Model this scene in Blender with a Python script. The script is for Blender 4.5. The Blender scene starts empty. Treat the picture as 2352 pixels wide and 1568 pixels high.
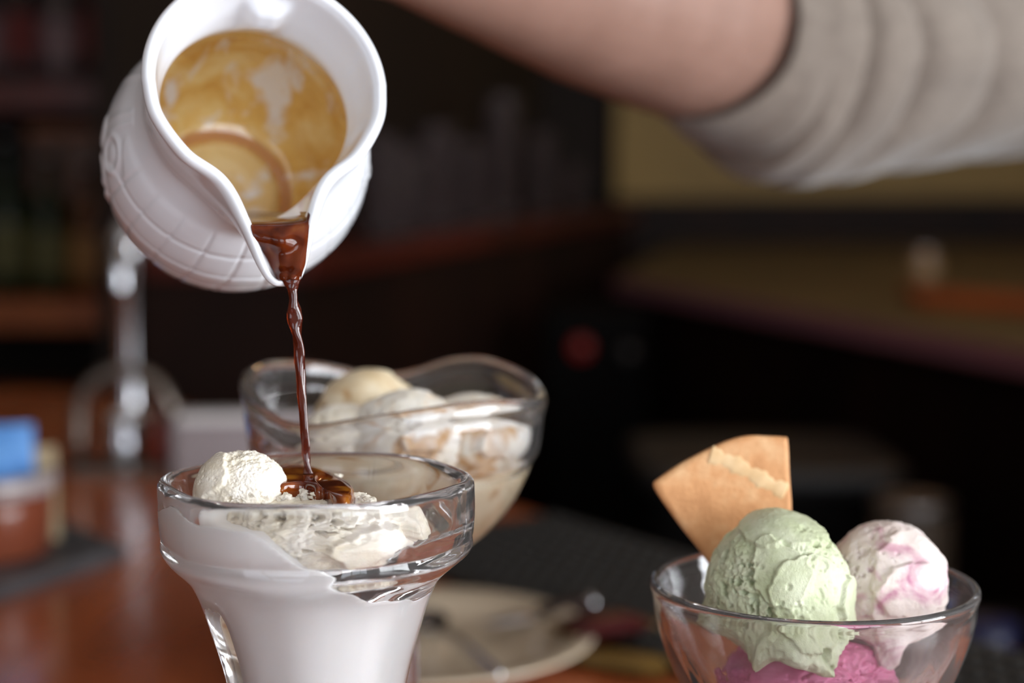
import bpy, bmesh, math, random
import numpy as np
from mathutils import Vector, Matrix
random.seed(7)
PI = math.pi
S = bpy.context.scene
COL = S.collection

# ------------------------------------------------------------------ camera, sky, daylight, exposure
CAM = Vector((0, 0, 1.01)); PITCH = math.radians(5.8); LENS = 60.0
F = LENS / 36.0 * 2352
cd = bpy.data.cameras.new('camera'); cam = bpy.data.objects.new('camera', cd); COL.objects.link(cam)
cam.location = CAM; cam.rotation_euler = (PI/2 - PITCH, 0, 0)
cd.lens = LENS; cd.sensor_width = 36; cd.clip_start = 0.02; cd.clip_end = 50
cd.dof.use_dof = True; cd.dof.focus_distance = 0.472; cd.dof.aperture_fstop = 5.4
S.camera = cam
S.view_settings.view_transform = 'Standard'; S.view_settings.look = 'None'
S.view_settings.exposure = 0.0; S.view_settings.gamma = 1.0; S.view_settings.use_curve_mapping = False
S.cycles.use_denoising = True
S.cycles.max_bounces = 20; S.cycles.transmission_bounces = 16; S.cycles.transparent_max_bounces = 12
S.cycles.diffuse_bounces = 5; S.cycles.glossy_bounces = 8
S.cycles.sample_clamp_indirect = 16.0; S.cycles.blur_glossy = 0.4
w = bpy.data.worlds.new('daylight_sky'); S.world = w; w.use_nodes = True
w.node_tree.nodes['Background'].inputs[0].default_value = (0.62, 0.74, 1.0, 1)
w.node_tree.nodes['Background'].inputs[1].default_value = 1.0

def area(name, loc, target, sx, sy, power, color):
    l = bpy.data.lights.new(name, 'AREA'); l.shape = 'RECTANGLE'; l.size = sx; l.size_y = sy
    l.energy = power; l.color = color
    o = bpy.data.objects.new(name, l); COL.objects.link(o); o.location = loc
    o.rotation_euler = (Vector(target) - Vector(loc)).to_track_quat('-Z', 'Y').to_euler()
    return o
area('daylight_right_window', (2.44, -0.5, 1.20), (0.9, -0.5, 1.20), 1.9, 1.3, 122, (0.95, 0.98, 1.0))
area('added_front_right_fill', (1.15, -2.14, 1.20), (1.15, 0.0, 1.20), 1.6, 1.2, 38, (0.90, 0.95, 1.0))  # unseen fill light, added to brighten the desserts from the front
area('daylight_front_left_window', (-1.0, -2.14, 1.25), (-1.0, 0.0, 1.25), 1.3, 1.1, 8, (0.90, 0.95, 1.0))
def point(name, loc, power, color, r=0.03):
    l = bpy.data.lights.new(name, 'POINT'); l.energy = power; l.color = color; l.shadow_soft_size = r
    o = bpy.data.objects.new(name, l); COL.objects.link(o); o.location = loc; return o

# ------------------------------------------------------------------ helpers
FW = Vector((0, math.cos(PITCH), -math.sin(PITCH))); UP = Vector((0, math.sin(PITCH), math.cos(PITCH))); RT = Vector((1, 0, 0))
TZ = 0.75
def P(px, py, d):
    return CAM + d * (FW + (px - 1176) / F * RT - (py - 784) / F * UP)
def T(px, py, z=TZ):
    r = FW + (px - 1176) / F * RT - (py - 784) / F * UP
    return CAM + r * ((z - CAM.z) / r.z)

def smooth(a, b, x):
    t = np.clip((x - a) / (b - a), 0, 1); return t * t * (3 - 2 * t)

def _h(ix, iy, iz, seed):
    n = (ix * 374761393 + iy * 668265263 + iz * 2147483647 + seed * 1274126177) & 0xffffffff
    n = ((n ^ (n >> 13)) * 1274126177) & 0xffffffff
    n = ((n ^ (n >> 16)) * 2246822519) & 0xffffffff
    return ((n ^ (n >> 15)) & 0xffff) / 32767.5 - 1.0
def vnoise(p, seed=0):
    p = np.asarray(p, dtype=float); i = np.floor(p).astype(np.int64); f = p - i
    u = f * f * f * (f * (f * 6 - 15) + 10); r = 0
    for dx in (0, 1):
        for dy in (0, 1):
            for dz in (0, 1):
                wgt = (u[:, 0] if dx else 1 - u[:, 0]) * (u[:, 1] if dy else 1 - u[:, 1]) * (u[:, 2] if dz else 1 - u[:, 2])
                r = r + wgt * _h(i[:, 0] + dx, i[:, 1] + dy, i[:, 2] + dz, seed)
    return r
def fbm(p, seed=0, o=4):
    p = np.asarray(p, dtype=float); r = 0; a = 0.5
    for k in range(o):
        r = r + a * vnoise(p, seed + k * 17); p = p * 2.03 + 3.1; a *= 0.5
    return r

def mesh_obj(name, verts, faces, mat=None, parent=None, smooth_=True, mats=None, midx=None):
    me = bpy.data.meshes.new(name)
    me.from_pydata([tuple(v) for v in verts], [], faces); me.update()
    bm = bmesh.new(); bm.from_mesh(me); bmesh.ops.recalc_face_normals(bm, faces=bm.faces); bm.to_mesh(me); bm.free()
    if smooth_: me.polygons.foreach_set('use_smooth', [True] * len(me.polygons))
    for m in (mats or ([mat] if mat else [])): me.materials.append(m)
    if midx is not None: me.polygons.foreach_set('material_index', midx)
    o = bpy.data.objects.new(name, me); COL.objects.link(o)
    if parent: o.parent = parent
    return o
def tag(o, label=None, cat=None, group=None, kind=None):
    if label: o['label'] = label
    if cat: o['category'] = cat
    if group: o['group'] = group
    if kind: o['kind'] = kind
    return o
def thing(name, label, cat, loc=(0, 0, 0), rz=0, group=None):
    o = bpy.data.objects.new(name, None); COL.objects.link(o); o.location = loc; o.rotation_euler = (0, 0, rz)
    o.empty_display_size = 0.02
    return tag(o, label, cat, group)

def grid_faces(nr, nc, wrap=True):
    f = []
    for i in range(nr - 1):
        for j in range(nc if wrap else nc - 1):
            k = (j + 1) % nc
            f.append((i * nc + j, i * nc + k, (i + 1) * nc + k, (i + 1) * nc + j))
    return f
def lathe_data(prof, seg=64, rf=None, cap=True):
    """prof: list of (r, z); rf(i, phi, r, z) -> (r, z)"""
    v = []
    for i, (r, z) in enumerate(prof):
        for j in range(seg):
            a = 2 * PI * j / seg
            rr, zz = rf(i, a, r, z) if rf else (r, z)
            v.append((rr * math.cos(a), rr * math.sin(a), zz))
    f = grid_faces(len(prof), seg)
    if cap:
        f.append(tuple(range(seg))); n = (len(prof) - 1) * seg; f.append(tuple(range(n, n + seg)))
    return v, f
def lathe(name, prof, mat, parent=None, seg=48, rf=None, cap=True, loc=None):
    v, f = lathe_data(prof, seg, rf, cap)
    o = mesh_obj(name, v, f, mat, parent)
    if loc is not None: o.location = loc
    return o
def dense(prof, n):
    """Catmull-Rom resample of an (r, z) profile."""
    p = [Vector((a, b, 0)) for a, b in prof]; out = []
    for i in range(len(p) - 1):
        p0 = p[max(i - 1, 0)]; p1 = p[i]; p2 = p[i + 1]; p3 = p[min(i + 2, len(p) - 1)]
        for k in range(n):
            t = k / n
            q = 0.5 * ((2 * p1) + (p2 - p0) * t + (2 * p0 - 5 * p1 + 4 * p2 - p3) * t * t + (3 * p1 - p0 - 3 * p2 + p3) * t ** 3)
            out.append((q.x, q.y))
    out.append((p[-1].x, p[-1].y)); return out
def spline(pts, n):
    p = [Vector(a) for a in pts]; out = []
    for i in range(len(p) - 1):
        p0 = p[max(i - 1, 0)]; p1 = p[i]; p2 = p[i + 1]; p3 = p[min(i + 2, len(p) - 1)]
        for k in range(n):
            t = k / n
            out.append(0.5 * ((2 * p1) + (p2 - p0) * t + (2 * p0 - 5 * p1 + 4 * p2 - p3) * t * t + (3 * p1 - p0 - 3 * p2 + p3) * t ** 3))
    out.append(p[-1].copy()); return out
def tube_data(pts, rad, seg=16, ref=(0, 1, 0), sq=None):
    v = []; n = len(pts)
    for i, p in enumerate(pts):
        t = (pts[min(i + 1, n - 1)] - pts[max(i - 1, 0)]).normalized()
        a = t.cross(Vector(ref));
        if a.length < 1e-4: a = t.cross(Vector((1, 0, 0.3)))
        a.normalize(); b = a.cross(t).normalized()
        r = rad[i] if hasattr(rad, '__len__') else rad
        q = sq[i] if sq is not None else 1
        for j in range(seg):
            c = 2 * PI * j / seg
            v.append(p + a * r * math.cos(c) + b * r * q * math.sin(c))
    f = grid_faces(n, seg); f.append(tuple(range(seg))); f.append(tuple(range((n - 1) * seg, n * seg)))
    return v, f
def tube(name, pts, rad, mat, parent=None, seg=16, ref=(0, 1, 0), sq=None):
    v, f = tube_data(pts, rad, seg, ref, sq); return mesh_obj(name, v, f, mat, parent)
def prism_data(poly, z0, z1, bev=0.0, n=2):
    """poly in xy (ccw), vertical extrusion with softened rims."""
    c = Vector((sum(p[0] for p in poly) / len(poly), sum(p[1] for p in poly) / len(poly)))
    def ring(ins, z):
        out = []
        m = len(poly)
        for i in range(m):
            p = Vector(poly[i][:2]); a = Vector(poly[i - 1][:2]); b = Vector(poly[(i + 1) % m][:2])
            e1 = (p - a).normalized(); e2 = (b - p).normalized()
            n1 = Vector((-e1.y, e1.x)); n2 = Vector((-e2.y, e2.x)); nn = (n1 + n2)
            if nn.length < 1e-6: nn = n1
            nn.normalize(); k = ins / max(0.3, nn.dot(n1))
            q = p + nn * k; out.append((q.x, q.y, z))
        return out
    rings = []
    if bev > 0:
        for k in range(n + 1):
            a = PI / 2 * k / n; rings.append(ring(bev * (1 - math.sin(a)), z0 + bev * (1 - math.cos(a))))
        for k in range(n + 1):
            a = PI / 2 * k / n; rings.append(ring(bev * (1 - math.cos(a)), z1 - bev * (1 - math.sin(a))))
    else: rings = [ring(0, z0), ring(0, z1)]
    v = [p for r in rings for p in r]; m = len(poly)
    f = grid_faces(len(rings), m); f.append(tuple(range(m))); f.append(tuple(range((len(rings) - 1) * m, len(rings) * m)))
    return v, f
def prism(name, poly, z0, z1, mat, parent=None, bev=0.0, smooth_=False):
    v, f = prism_data(poly, z0, z1, bev); return mesh_obj(name, v, f, mat, parent, smooth_)
def box(name, x0, x1, y0, y1, z0, z1, mat, parent=None, bev=0.0):
    return prism(name, [(x0, y0), (x1, y0), (x1, y1), (x0, y1)], z0, z1, mat, parent, bev)
def rounded_rect(x0, x1, y0, y1, r, n=5):
    out = []
    for cx, cy, a0 in ((x1 - r, y0 + r, -PI/2), (x1 - r, y1 - r, 0), (x0 + r, y1 - r, PI/2), (x0 + r, y0 + r, PI)):
        for k in range(n + 1):
            a = a0 + PI / 2 * k / n; out.append((cx + r * math.cos(a), cy + r * math.sin(a)))
    return out

# ------------------------------------------------------------------ materials
def srgb(r, g, b):
    f = lambda c: (c / 255 / 12.92) if c / 255 <= 0.04045 else ((c / 255 + 0.055) / 1.055) ** 2.4
    return (f(r), f(g), f(b), 1)
def setin(n, **k):
    for a, b in k.items():
        key = a.replace('_', ' ')
        if key in n.inputs: n.inputs[key].default_value = b
def mat(name, col, rough=0.5, **k):
    m = bpy.data.materials.new(name); m.use_nodes = True; b = m.node_tree.nodes['Principled BSDF']
    b.inputs['Base Color'].default_value = col; b.inputs['Roughness'].default_value = rough
    setin(b, **k); return m
class NT:
    def __init__(s, m): s.t = m.node_tree; s.b = s.t.nodes['Principled BSDF']
    def new(s, ty, **k):
        n = s.t.nodes.new(ty)
        for a, b in k.items():
            if hasattr(n, a): setattr(n, a, b)
            else: n.inputs[a.replace('_', ' ')].default_value = b
        return n
    def link(s, a, b): s.t.links.new(a, b)
    def noise(s, scale, detail=3, rough=0.5, dist=0, src='Object', stretch=(1, 1, 1)):
        tc = s.new('ShaderNodeTexCoord'); mp = s.new('ShaderNodeMapping'); mp.inputs['Scale'].default_value = stretch
        s.link(tc.outputs[src], mp.inputs[0])
        n = s.new('ShaderNodeTexNoise'); n.inputs['Scale'].default_value = scale; n.inputs['Detail'].default_value = detail
        n.inputs['Roughness'].default_value = rough; n.inputs['Distortion'].default_value = dist
        s.link(mp.outputs[0], n.inputs['Vector']); return n.outputs['Fac']
    def ramp(s, fac, stops):
        r = s.new('ShaderNodeValToRGB'); e = r.color_ramp.elements
        while len(e) > 1: e.remove(e[-1])
        e[0].position, e[0].color = stops[0]
        for p, c in stops[1:]:
            q = e.new(p); q.color = c
        s.link(fac, r.inputs[0]); return r.outputs[0]
    def mix(s, fac, a, b):
        n = s.new('ShaderNodeMix', data_type='RGBA')
        if hasattr(fac, 'links') or hasattr(fac, 'is_output'): s.link(fac, n.inputs[0])
        else: n.inputs[0].default_value = fac
        for v, i in ((a, 6), (b, 7)):
            if isinstance(v, tuple): n.inputs[i].default_value = v
            else: s.link(v, n.inputs[i])
        return n.outputs[2]
    def math(s, op, a, b=None):
        n = s.new('ShaderNodeMath', operation=op)
        for v, i in ((a, 0), (b, 1)):
            if v is None: continue
            if isinstance(v, (int, float)): n.inputs[i].default_value = v
            else: s.link(v, n.inputs[i])
        return n.outputs[0]
    def bump(s, h, strength=0.3, dist=0.001):
        n = s.new('ShaderNodeBump'); n.inputs['Strength'].default_value = strength; n.inputs['Distance'].default_value = dist
        s.link(h, n.inputs['Height']); s.link(n.outputs[0], s.b.inputs['Normal'])
def noisy(name, stops, scale, rough=0.5, detail=4, stretch=(1, 1, 1), dist=0, bump=0, bscale=None, bdist=0.001, **k):
    m = mat(name, (1, 1, 1, 1), rough, **k); t = NT(m)
    n = t.noise(scale, detail, 0.55, dist, stretch=stretch)
    t.link(t.ramp(n, stops), t.b.inputs['Base Color'])
    if bump: t.bump(t.noise(bscale or scale, 4, stretch=stretch), bump, bdist)
    return m

GLASS = mat('clear_glass', (0.975, 0.975, 0.985, 1), 0.0, Transmission_Weight=0.978, IOR=1.5)
GLASS_THICK = mat('pressed_glass', (0.985, 0.985, 0.985, 1), 0.0, Transmission_Weight=0.982, IOR=1.5)
PORC = mat('white_porcelain', srgb(235, 239, 246), 0.12, IOR=1.5, Coat_Weight=0.4, Coat_Roughness=0.03)
CHROME = mat('polished_steel', (0.62, 0.62, 0.65, 1), 0.12, Metallic=1.0)
STEEL = mat('brushed_steel', (0.45, 0.44, 0.46, 1), 0.3, Metallic=1.0)
WOOD = noisy('polished_bar_wood', [(0.3, srgb(126, 60, 31)), (0.5, srgb(160, 83, 45)), (0.7, srgb(184, 106, 62))], 5, 0.24, stretch=(1, 0.22, 1), dist=1.2, bump=0.1, bscale=30, Coat_Weight=0.3, Coat_Roughness=0.12)
MAHOG = noisy('mahogany', [(0.3, srgb(50, 14, 10)), (0.7, srgb(92, 30, 20))], 6, 0.35, stretch=(1, 0.2, 1), dist=1)
DARKWOOD = noisy('dark_wood', [(0.3, srgb(20, 9, 6)), (0.7, srgb(38, 18, 11))], 5, 0.6, stretch=(1, 1, 0.2), dist=1, Specular_IOR_Level=0.2)
ORANGEWOOD = noisy('honey_wood', [(0.3, srgb(140, 70, 28)), (0.7, srgb(180, 100, 45))], 5, 0.4, stretch=(1, 0.2, 1), dist=1)
BLACKRUB = noisy('black_rubber', [(0.3, srgb(26, 26, 26)), (0.7, srgb(36, 35, 34))], 40, 0.6)
SLATE = noisy('grey_slate', [(0.3, srgb(52, 52, 55)), (0.7, srgb(74, 73, 76))], 30, 0.45, bump=0.2)
WALLDARK = noisy('dark_brown_paint', [(0.3, srgb(22, 14, 10)), (0.7, srgb(32, 21, 14))], 2, 0.7, Specular_IOR_Level=0.25)
WALLOLIVE = noisy('olive_gold_paint', [(0.3, srgb(134, 108, 58)), (0.7, srgb(166, 136, 74))], 2, 0.6)
PLASTER = noisy('room_plaster', [(0.3, srgb(205, 198, 188)), (0.7, srgb(216, 210, 202))], 2, 0.7)
FLOORM = noisy('floor_tile_brown', [(0.3, srgb(28, 18, 14)), (0.7, srgb(44, 30, 24))], 3, 0.4)
CREAMPLATE = mat('cream_porcelain', srgb(214, 196, 172), 0.1, Coat_Weight=0.3)
WHITEPAINT = mat('white_window_paint', srgb(225, 222, 215), 0.5)

# ------------------------------------------------------------------ the room
def struct(o): o['kind'] = 'structure'; return o
struct(box('floor', -2.7, 2.4, -2.2, 5.2, -0.05, 0, FLOORM))
struct(box('ceiling', -2.7, 2.4, -2.2, 5.2, 2.8, 2.85, PLASTER))
struct(box('wall_back', -2.7, 2.4, 5.0, 5.2, 0, 2.8, WALLDARK))
struct(box('wall_left', -2.7, -2.5, -2.0, 5.0, 0, 2.8, noisy('brown_plaster', [(0.3, srgb(112, 96, 82)), (0.7, srgb(124, 108, 92))], 2, 0.7)))
def wall_with_hole(name, a0, a1, h0, h1, z0, z1, put, m):
    v = []; f = []
    for (p0, p1, q0, q1) in ((a0, h0, 0, 2.8), (h1, a1, 0, 2.8), (h0, h1, 0, z0), (h0, h1, z1, 2.8)):
        bv, bf = put(p0, p1, q0, q1); n = len(v); v += bv; f += [tuple(i + n for i in q) for q in bf]
    return struct(mesh_obj(name, v, f, m, smooth_=False))
wall_with_hole('wall_right', -2.0, 5.0, -1.45, 0.45, 0.55, 1.85, lambda a, b, c, d: prism_data([(2.3, a), (2.4, a), (2.4, b), (2.3, b)], c, d), PLASTER)
v = []; f = []
for (p0, p1, q0, q1) in ((-2.7, -1.65, 0, 2.8), (-0.35, 0.35, 0, 2.8), (1.95, 2.4, 0, 2.8), (-1.65, -0.35, 0, 0.7), (-1.65, -0.35, 1.8, 2.8), (0.35, 1.95, 0, 0.6), (0.35, 1.95, 1.8, 2.8)):
    bv, bf = prism_data([(p0, -2.1), (p0, -2.0), (p1, -2.0), (p1, -2.1)][::-1], q0, q1); n = len(v); v += bv; f += [tuple(i + n for i in q) for q in bf]
struct(mesh_obj('wall_front', v, f, PLASTER, smooth_=False))
def window(name, axis, a0, a1, z0, z1, at, na, nz):
    def bar(nm, p0, p1, q0, q1, par=None, t=0.03):
        pl = [(at - t, p0), (at + t, p0), (at + t, p1), (at - t, p1)] if axis == 'y' else [(p0, at - t), (p1, at - t), (p1, at + t), (p0, at + t)]
        return prism(nm, pl, q0, q1, WHITEPAINT, par)
    v = []; f = []
    root = struct(bar(name, a0, a1, z0, z0 + 0.05))
    bar('window_frame', a0, a1, z1 - 0.05, z1, root); bar('window_frame', a0, a0 + 0.05, z0 + .05, z1 - .05, root); bar('window_frame', a1 - 0.05, a1, z0 + .05, z1 - .05, root)
    for k in range(1, na):
        x = a0 + (a1 - a0) * k / na; bar('muntin', x - 0.018, x + 0.018, z0 + .05, z1 - .05, root, 0.015)
    for k in range(1, nz):
        z = z0 + (z1 - z0) * k / nz; bar('muntin', a0 + .05, a1 - .05, z - 0.018, z + 0.018, root, 0.014)
window('window_1', 'y', -1.45, 0.45, 0.55, 1.85, 2.35, 2, 2)
window('window_2', 'x', -1.65, -0.35, 0.7, 1.8, -2.05, 2, 2)
window('added_fill_window', 'x', 0.35, 1.95, 0.6, 1.8, -2.05, 3, 2)  # unseen window added to go with the front-right fill light

# ------------------------------------------------------------------ bar counter with the desserts
bar = thing('bar_counter', 'polished red-brown wooden bar counter the desserts stand on', 'counter')
TOP = [(-2.3, -0.35), (1.08, -0.35), (0.27, 0.90), (-0.40, 1.93), (-0.55, 2.0), (-2.3, 2.0)]
prism('counter_top', TOP, TZ - 0.04, TZ, WOOD, bar, 0.006)
BASE = [(-2.2, -0.2), (0.9, -0.2), (0.16, 0.86), (-0.46, 1.85), (-2.2, 1.9)]
prism('counter_base', BASE, 0.0, TZ - 0.04, DARKWOOD, bar)
# rubber mat along the far-right edge
e0 = Vector((0.27, 0.90)); e1 = Vector((-0.40, 1.93)); ed = (e1 - e0).normalized(); en = Vector((-ed.y, ed.x))
def EP(a, b): q = e0 + ed * a + en * b; return (q.x, q.y)
# ed points far-left, en points to the counter side (left-near)
mt = thing('bar_mat', 'long black rubber bar mat along the far edge of the counter', 'mat')
def rot_rect(a0, a1, b0, b1): return [EP(a0, b1), EP(a0, b0), EP(a1, b0), EP(a1, b1)]
mb = [EP(x, y) for x, y in rounded_rect(-0.12, 0.42, 0.012, 0.178, 0.015)]
prism('mat_base', mb, TZ, TZ + 0.006, BLACKRUB, mt, 0.002)
v = []; f = []
for i in range(34):
    for j in range(10):
        c = EP(-0.10 + i * 0.0152, 0.026 + j * 0.0152)
        bv, bf = prism_data([(c[0] + .005 * math.cos(k * PI / 3), c[1] + .005 * math.sin(k * PI / 3)) for k in range(6)], TZ + .005, TZ + .009)
        n = len(v); v += bv; f += [tuple(q + n for q in z) for z in bf]
nb = mesh_obj('mat_nubs', v, f, BLACKRUB, mt, False); nb['kind'] = 'stuff'

# ------------------------------------------------------------------ white creamer jug (local z = axis, mouth at z 0, spout along local x)
Pm = P(613, 190, 0.500); Pb = P(547, 352, 0.547)
ax = (Pm - Pb).normalized()
sp = P(660, 640, 0.478) - Pm; sp = (sp - ax * sp.dot(ax)).normalized()
JM = Matrix.Translation(Pm) @ Matrix((sp, ax.cross(sp), ax)).transposed().to_4x4()
half = [(0.0632, 0), (0.0624, 0.0038), (0.0575, 0.0070), (0.0440, 0.0114), (0.0322, 0.0168), (0.0240, 0.0265), (0.0115, 0.0343), (0.0, 0.0362)]
hs = spline([Vector((half[1][0], -half[1][1], 0))] + [Vector((a, b, 0)) for a, b in half], 40)[40:]
for k in range(1, 90):
    a = PI / 2 + PI / 2 * k / 90; hs.append(Vector((0.0362 * math.cos(a), 0.0362 * math.sin(a), 0)))
# re-sample by angle+length so that columns stay even
L = [0.0]
for i in range(1, len(hs)): L.append(L[-1] + (hs[i] - hs[i - 1]).length)
NCH = 220
hx = np.interp(np.linspace(0, L[-1], NCH + 1), L, [p.x for p in hs]); hy = np.interp(np.linspace(0, L[-1], NCH + 1), L, [p.y for p in hs])
cx = np.concatenate([hx[:-1], [-0.0362], hx[1:-1][::-1]]); cy = np.concatenate([hy[:-1], [0], -hy[1:-1][::-1]])
cx[NCH] = -0.0362; cy[NCH] = 0
NC = len(cx)
th = np.arctan2(cy, cx)
# the body columns: spread angles evenly by column share where the spout blends away
thb = np.sign(th) * PI * (np.minimum(np.arange(NC), NC - np.arange(NC)) / NCH)
thb = 0.35 * th + 0.65 * thb; thb[NCH] = PI
tx = np.roll(cx, -1) - np.roll(cx, 1); ty = np.roll(cy, -1) - np.roll(cy, 1); tl = np.hypot(tx, ty)
nx, ny = ty / tl, -tx / tl
for _ in range(4):
    nx = (np.roll(nx, 1) + nx + np.roll(nx, -1)) / 3; ny = (np.roll(ny, 1) + ny + np.roll(ny, -1)) / 3
nl = np.hypot(nx, ny); nx /= nl; ny /= nl
OUT = dense([(0.0364, 0.0), (0.0350, 0.008), (0.0335, 0.016), (0.0330, 0.022), (0.0352, 0.029), (0.0392, 0.038), (0.0419, 0.049), (0.0422, 0.058), (0.0404, 0.069), (0.0362, 0.081), (0.0315, 0.089), (0.0290, 0.092), (0.0295, 0.097)], 8)
def r_out(s): return np.interp(s, [p[1] for p in OUT], [p[0] for p in OUT])
def jug_ring(s, off):
    wgt = float(np.clip(1 - s / 0.034, 0, 1)) ** 1.5
    ro = float(r_out(s)); dx, dy = np.cos(thb * (1 - wgt) + th * wgt), np.sin(thb * (1 - wgt) + th * wgt)
    bx = ro * dx + wgt * (cx - 0.0362 * np.cos(th)); by = ro * dy + wgt * (cy - 0.0362 * np.sin(th))
    ox = dx * (1 - wgt) + nx * wgt; oy = dy * (1 - wgt) + ny * wgt; ol = np.hypot(ox, oy)
    tip = np.exp(-(th / 0.22) ** 2) * wgt
    o2 = off * (1 - 0.35 * tip)
    return bx - ox / ol * o2, by - oy / ol * o2, dx, dy, thb * (1 - wgt) + th * wgt
def relief(s, a):
    """raised basket-work panel around the spout with scroll borders; metres, outward"""
    d = np.zeros_like(a); A = np.abs(np.degrees(a)); arc = np.radians(A) * 0.0435
    edge = 78 + 7 * math.sin(s * 420)
    panel = smooth(-2, 2, edge - A) * float(smooth(0.031, 0.034, s) * (1 - smooth(0.082, 0.086, s)))
    d += 0.00035 * panel
    for s0 in (0.0405, 0.0520, 0.0635, 0.0750):
        d -= 0.0006 * panel * np.exp(-((s - s0 - 0.0022 * np.sin(np.radians(A) * 1.4)) / 0.00055) ** 2)
    for a0 in (8, 24, 40, 56, 71):
        d -= 0.0005 * panel * np.exp(-(((A - a0 - 160 * (s - .055)) * 0.00076) / 0.00055) ** 2)
    for ac, sc, rr in ((84, 0.0440, 0.0058), (84, 0.0620, 0.0068), (100, 0.053, 0.0042)):
        q = np.hypot(arc - math.radians(ac) * 0.0435, s - sc)
        d += 0.0006 * np.exp(-((q - rr) / 0.0011) ** 2) + 0.0004 * (1 - smooth(rr * .3, rr * .6, q))
    for ac in (92, 97, 118):
        sw = 0.0012 * float(np.exp(-((s - 0.035) / 0.012) ** 2))
        d += 0.45 * sw * np.exp(-((A - ac - 300 * (s - .035) ** 1) / 2.2) ** 2)
    return d
prof = [(s, 0.0, 0) for s in np.linspace(0.0965, 0.0016, 150)]           # outer, base to lip
TH = 0.0042
for k in range(1, 12):
    a = PI * k / 12; prof.append((0.0016 - 0.0030 * math.sin(a), TH / 2 * (1 - math.cos(a)), 1))
ins = np.linspace(0.0016, 0.0880, 70); prof += [(s, TH, 2) for s in ins]
V = []; idx = []
for s, off, kind in prof:
    X, Y, dx, dy, aa = jug_ring(max(s, 0.0), off)
    if kind == 0 and s > 0.029:
        r = relief(s, aa); X = X + dx * r; Y = Y + dy * r
    if kind == 2:
        if s > 0.078:      # rounded floor corner
            k = (s - 0.078) / 0.010; sh = 0.006 * (1 - math.sqrt(max(0, 1 - k * k))); X = X - dx * sh; Y = Y - dy * sh
        da = (aa - math.radians(172) + PI) % (2 * PI) - PI
        b = 0.0042 * np.exp(-(da * 0.03 / 0.0062) ** 4) * float(smooth(0.004, 0.0095, s) * (1 - smooth(0.013, 0.025, s)))
        X = X - dx * b; Y = Y - dy * b
    V.append(np.stack([X, Y, np.full(NC, -s)], 1))
nr = len(V); Vf = np.concatenate(V)
# floor of the jug: ring groove and raised disc, then centre; underside
last = V[-1]; extra = []
for sc, dz in ((0.93, 0.0006), (0.88, 0.0), (0.80, 0.0030), (0.74, 0.0032), (0.5, 0.0022), (0.2, 0.002), (0.02, 0.002)):
    q = last.copy(); q[:, 0] *= sc; q[:, 1] *= sc; q[:, 2] = -0.0886 + dz; extra.append(q)
Vf = np.concatenate([Vf] + extra); nrt = nr + len(extra)
faces = grid_faces(nrt, NC); n_out = (150 - 1 + 12 + 2) * NC
faces.append(tuple(range(NC))); faces.append(tuple(range((nrt - 1) * NC, nrt * NC)))
FILM = mat('porcelain_with_coffee_film', (1, 1, 1, 1), 0.12, IOR=1.5, Coat_Weight=0.4, Coat_Roughness=0.03)
t = NT(FILM)
tc = t.new('ShaderNodeTexCoord'); sx = t.new('ShaderNodeSeparateXYZ'); t.link(tc.outputs['Object'], sx.inputs[0])
n1 = t.noise(90, 3, 0.6, stretch=(1, 1, 0.5)); n2 = t.noise(70, 4, 0.55, 0.8); n3 = t.noise(85, 3, 0.5, 0.4, stretch=(1, 1, 0.45))
lev = t.math('SUBTRACT', t.math('MULTIPLY', sx.outputs['Z'], -1.0), 0.0262)
lev = t.math('ADD', lev, t.math('MULTIPLY', t.math('SUBTRACT', n1, 0.5), 0.004))
mask = t.new('ShaderNodeMapRange', interpolation_type='SMOOTHSTEP'); mask.inputs[1].default_value = -0.0006; mask.inputs[2].default_value = 0.0012; t.link(lev, mask.inputs[0])
gap = t.ramp(n3, [(0.34, (0.12, 0.12, 0.12, 1)), (0.46, (1, 1, 1, 1))])
film = t.ramp(n2, [(0.30, srgb(236, 212, 150)), (0.5, srgb(228, 190, 112)), (0.72, srgb(208, 158, 76))])
rad2 = t.math('SQRT', t.math('ADD', t.math('MULTIPLY', sx.outputs['X'], sx.outputs['X']), t.math('MULTIPLY', sx.outputs['Y'], sx.outputs['Y'])))
deep = t.math('LESS_THAN', sx.outputs['Z'], -0.0835)
gro = t.new('ShaderNodeMapRange', interpolation_type='SMOOTHSTEP'); gro.inputs[1].default_value = 0.0030; gro.inputs[2].default_value = 0.0012
t.link(t.math('ABSOLUTE', t.math('SUBTRACT', rad2, 0.0222)), gro.inputs[0])
film = t.mix(t.math('MULTIPLY', t.math('MULTIPLY', gro.outputs[0], deep), 0.75), film, srgb(176, 104, 44))
flo = t.math('MULTIPLY', deep, t.math('LESS_THAN', rad2, 0.0192))
film = t.mix(t.math('MULTIPLY', flo, 0.55), film, srgb(236, 220, 172))
fac = t.math('MULTIPLY', mask.outputs[0], gap)
t.link(t.mix(fac, srgb(235, 239, 246), film), t.b.inputs['Base Color'])
midx = [0] * len(faces)
for i in range(nrt - 1):
    for j in range(NC):
        if i >= 150 + 11 + 8: midx[i * NC + j] = 1
midx[-1] = 1
jug = thing('cream_jug', 'white porcelain jug with basket-work relief, tipped and pouring coffee', 'jug')
jug.matrix_world = JM
jb = mesh_obj('jug_body', Vf, faces, parent=jug, mats=[PORC, FILM], midx=midx)
hp = spline([(-0.0335, 0.001, -0.012), (-0.048, 0.001, -0.008), (-0.062, 0.001, -0.016), (-0.067, 0.001, -0.034), (-0.060, 0.001, -0.052), (-0.0425, 0.001, -0.060)], 8)
tube('handle', hp, [0.0058 + 0.0016 * abs(i / 40 - 0.5) * 2 for i in range(len(hp))], PORC, jug, 16, (0, 1, 0), [0.75] * len(hp))

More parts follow.
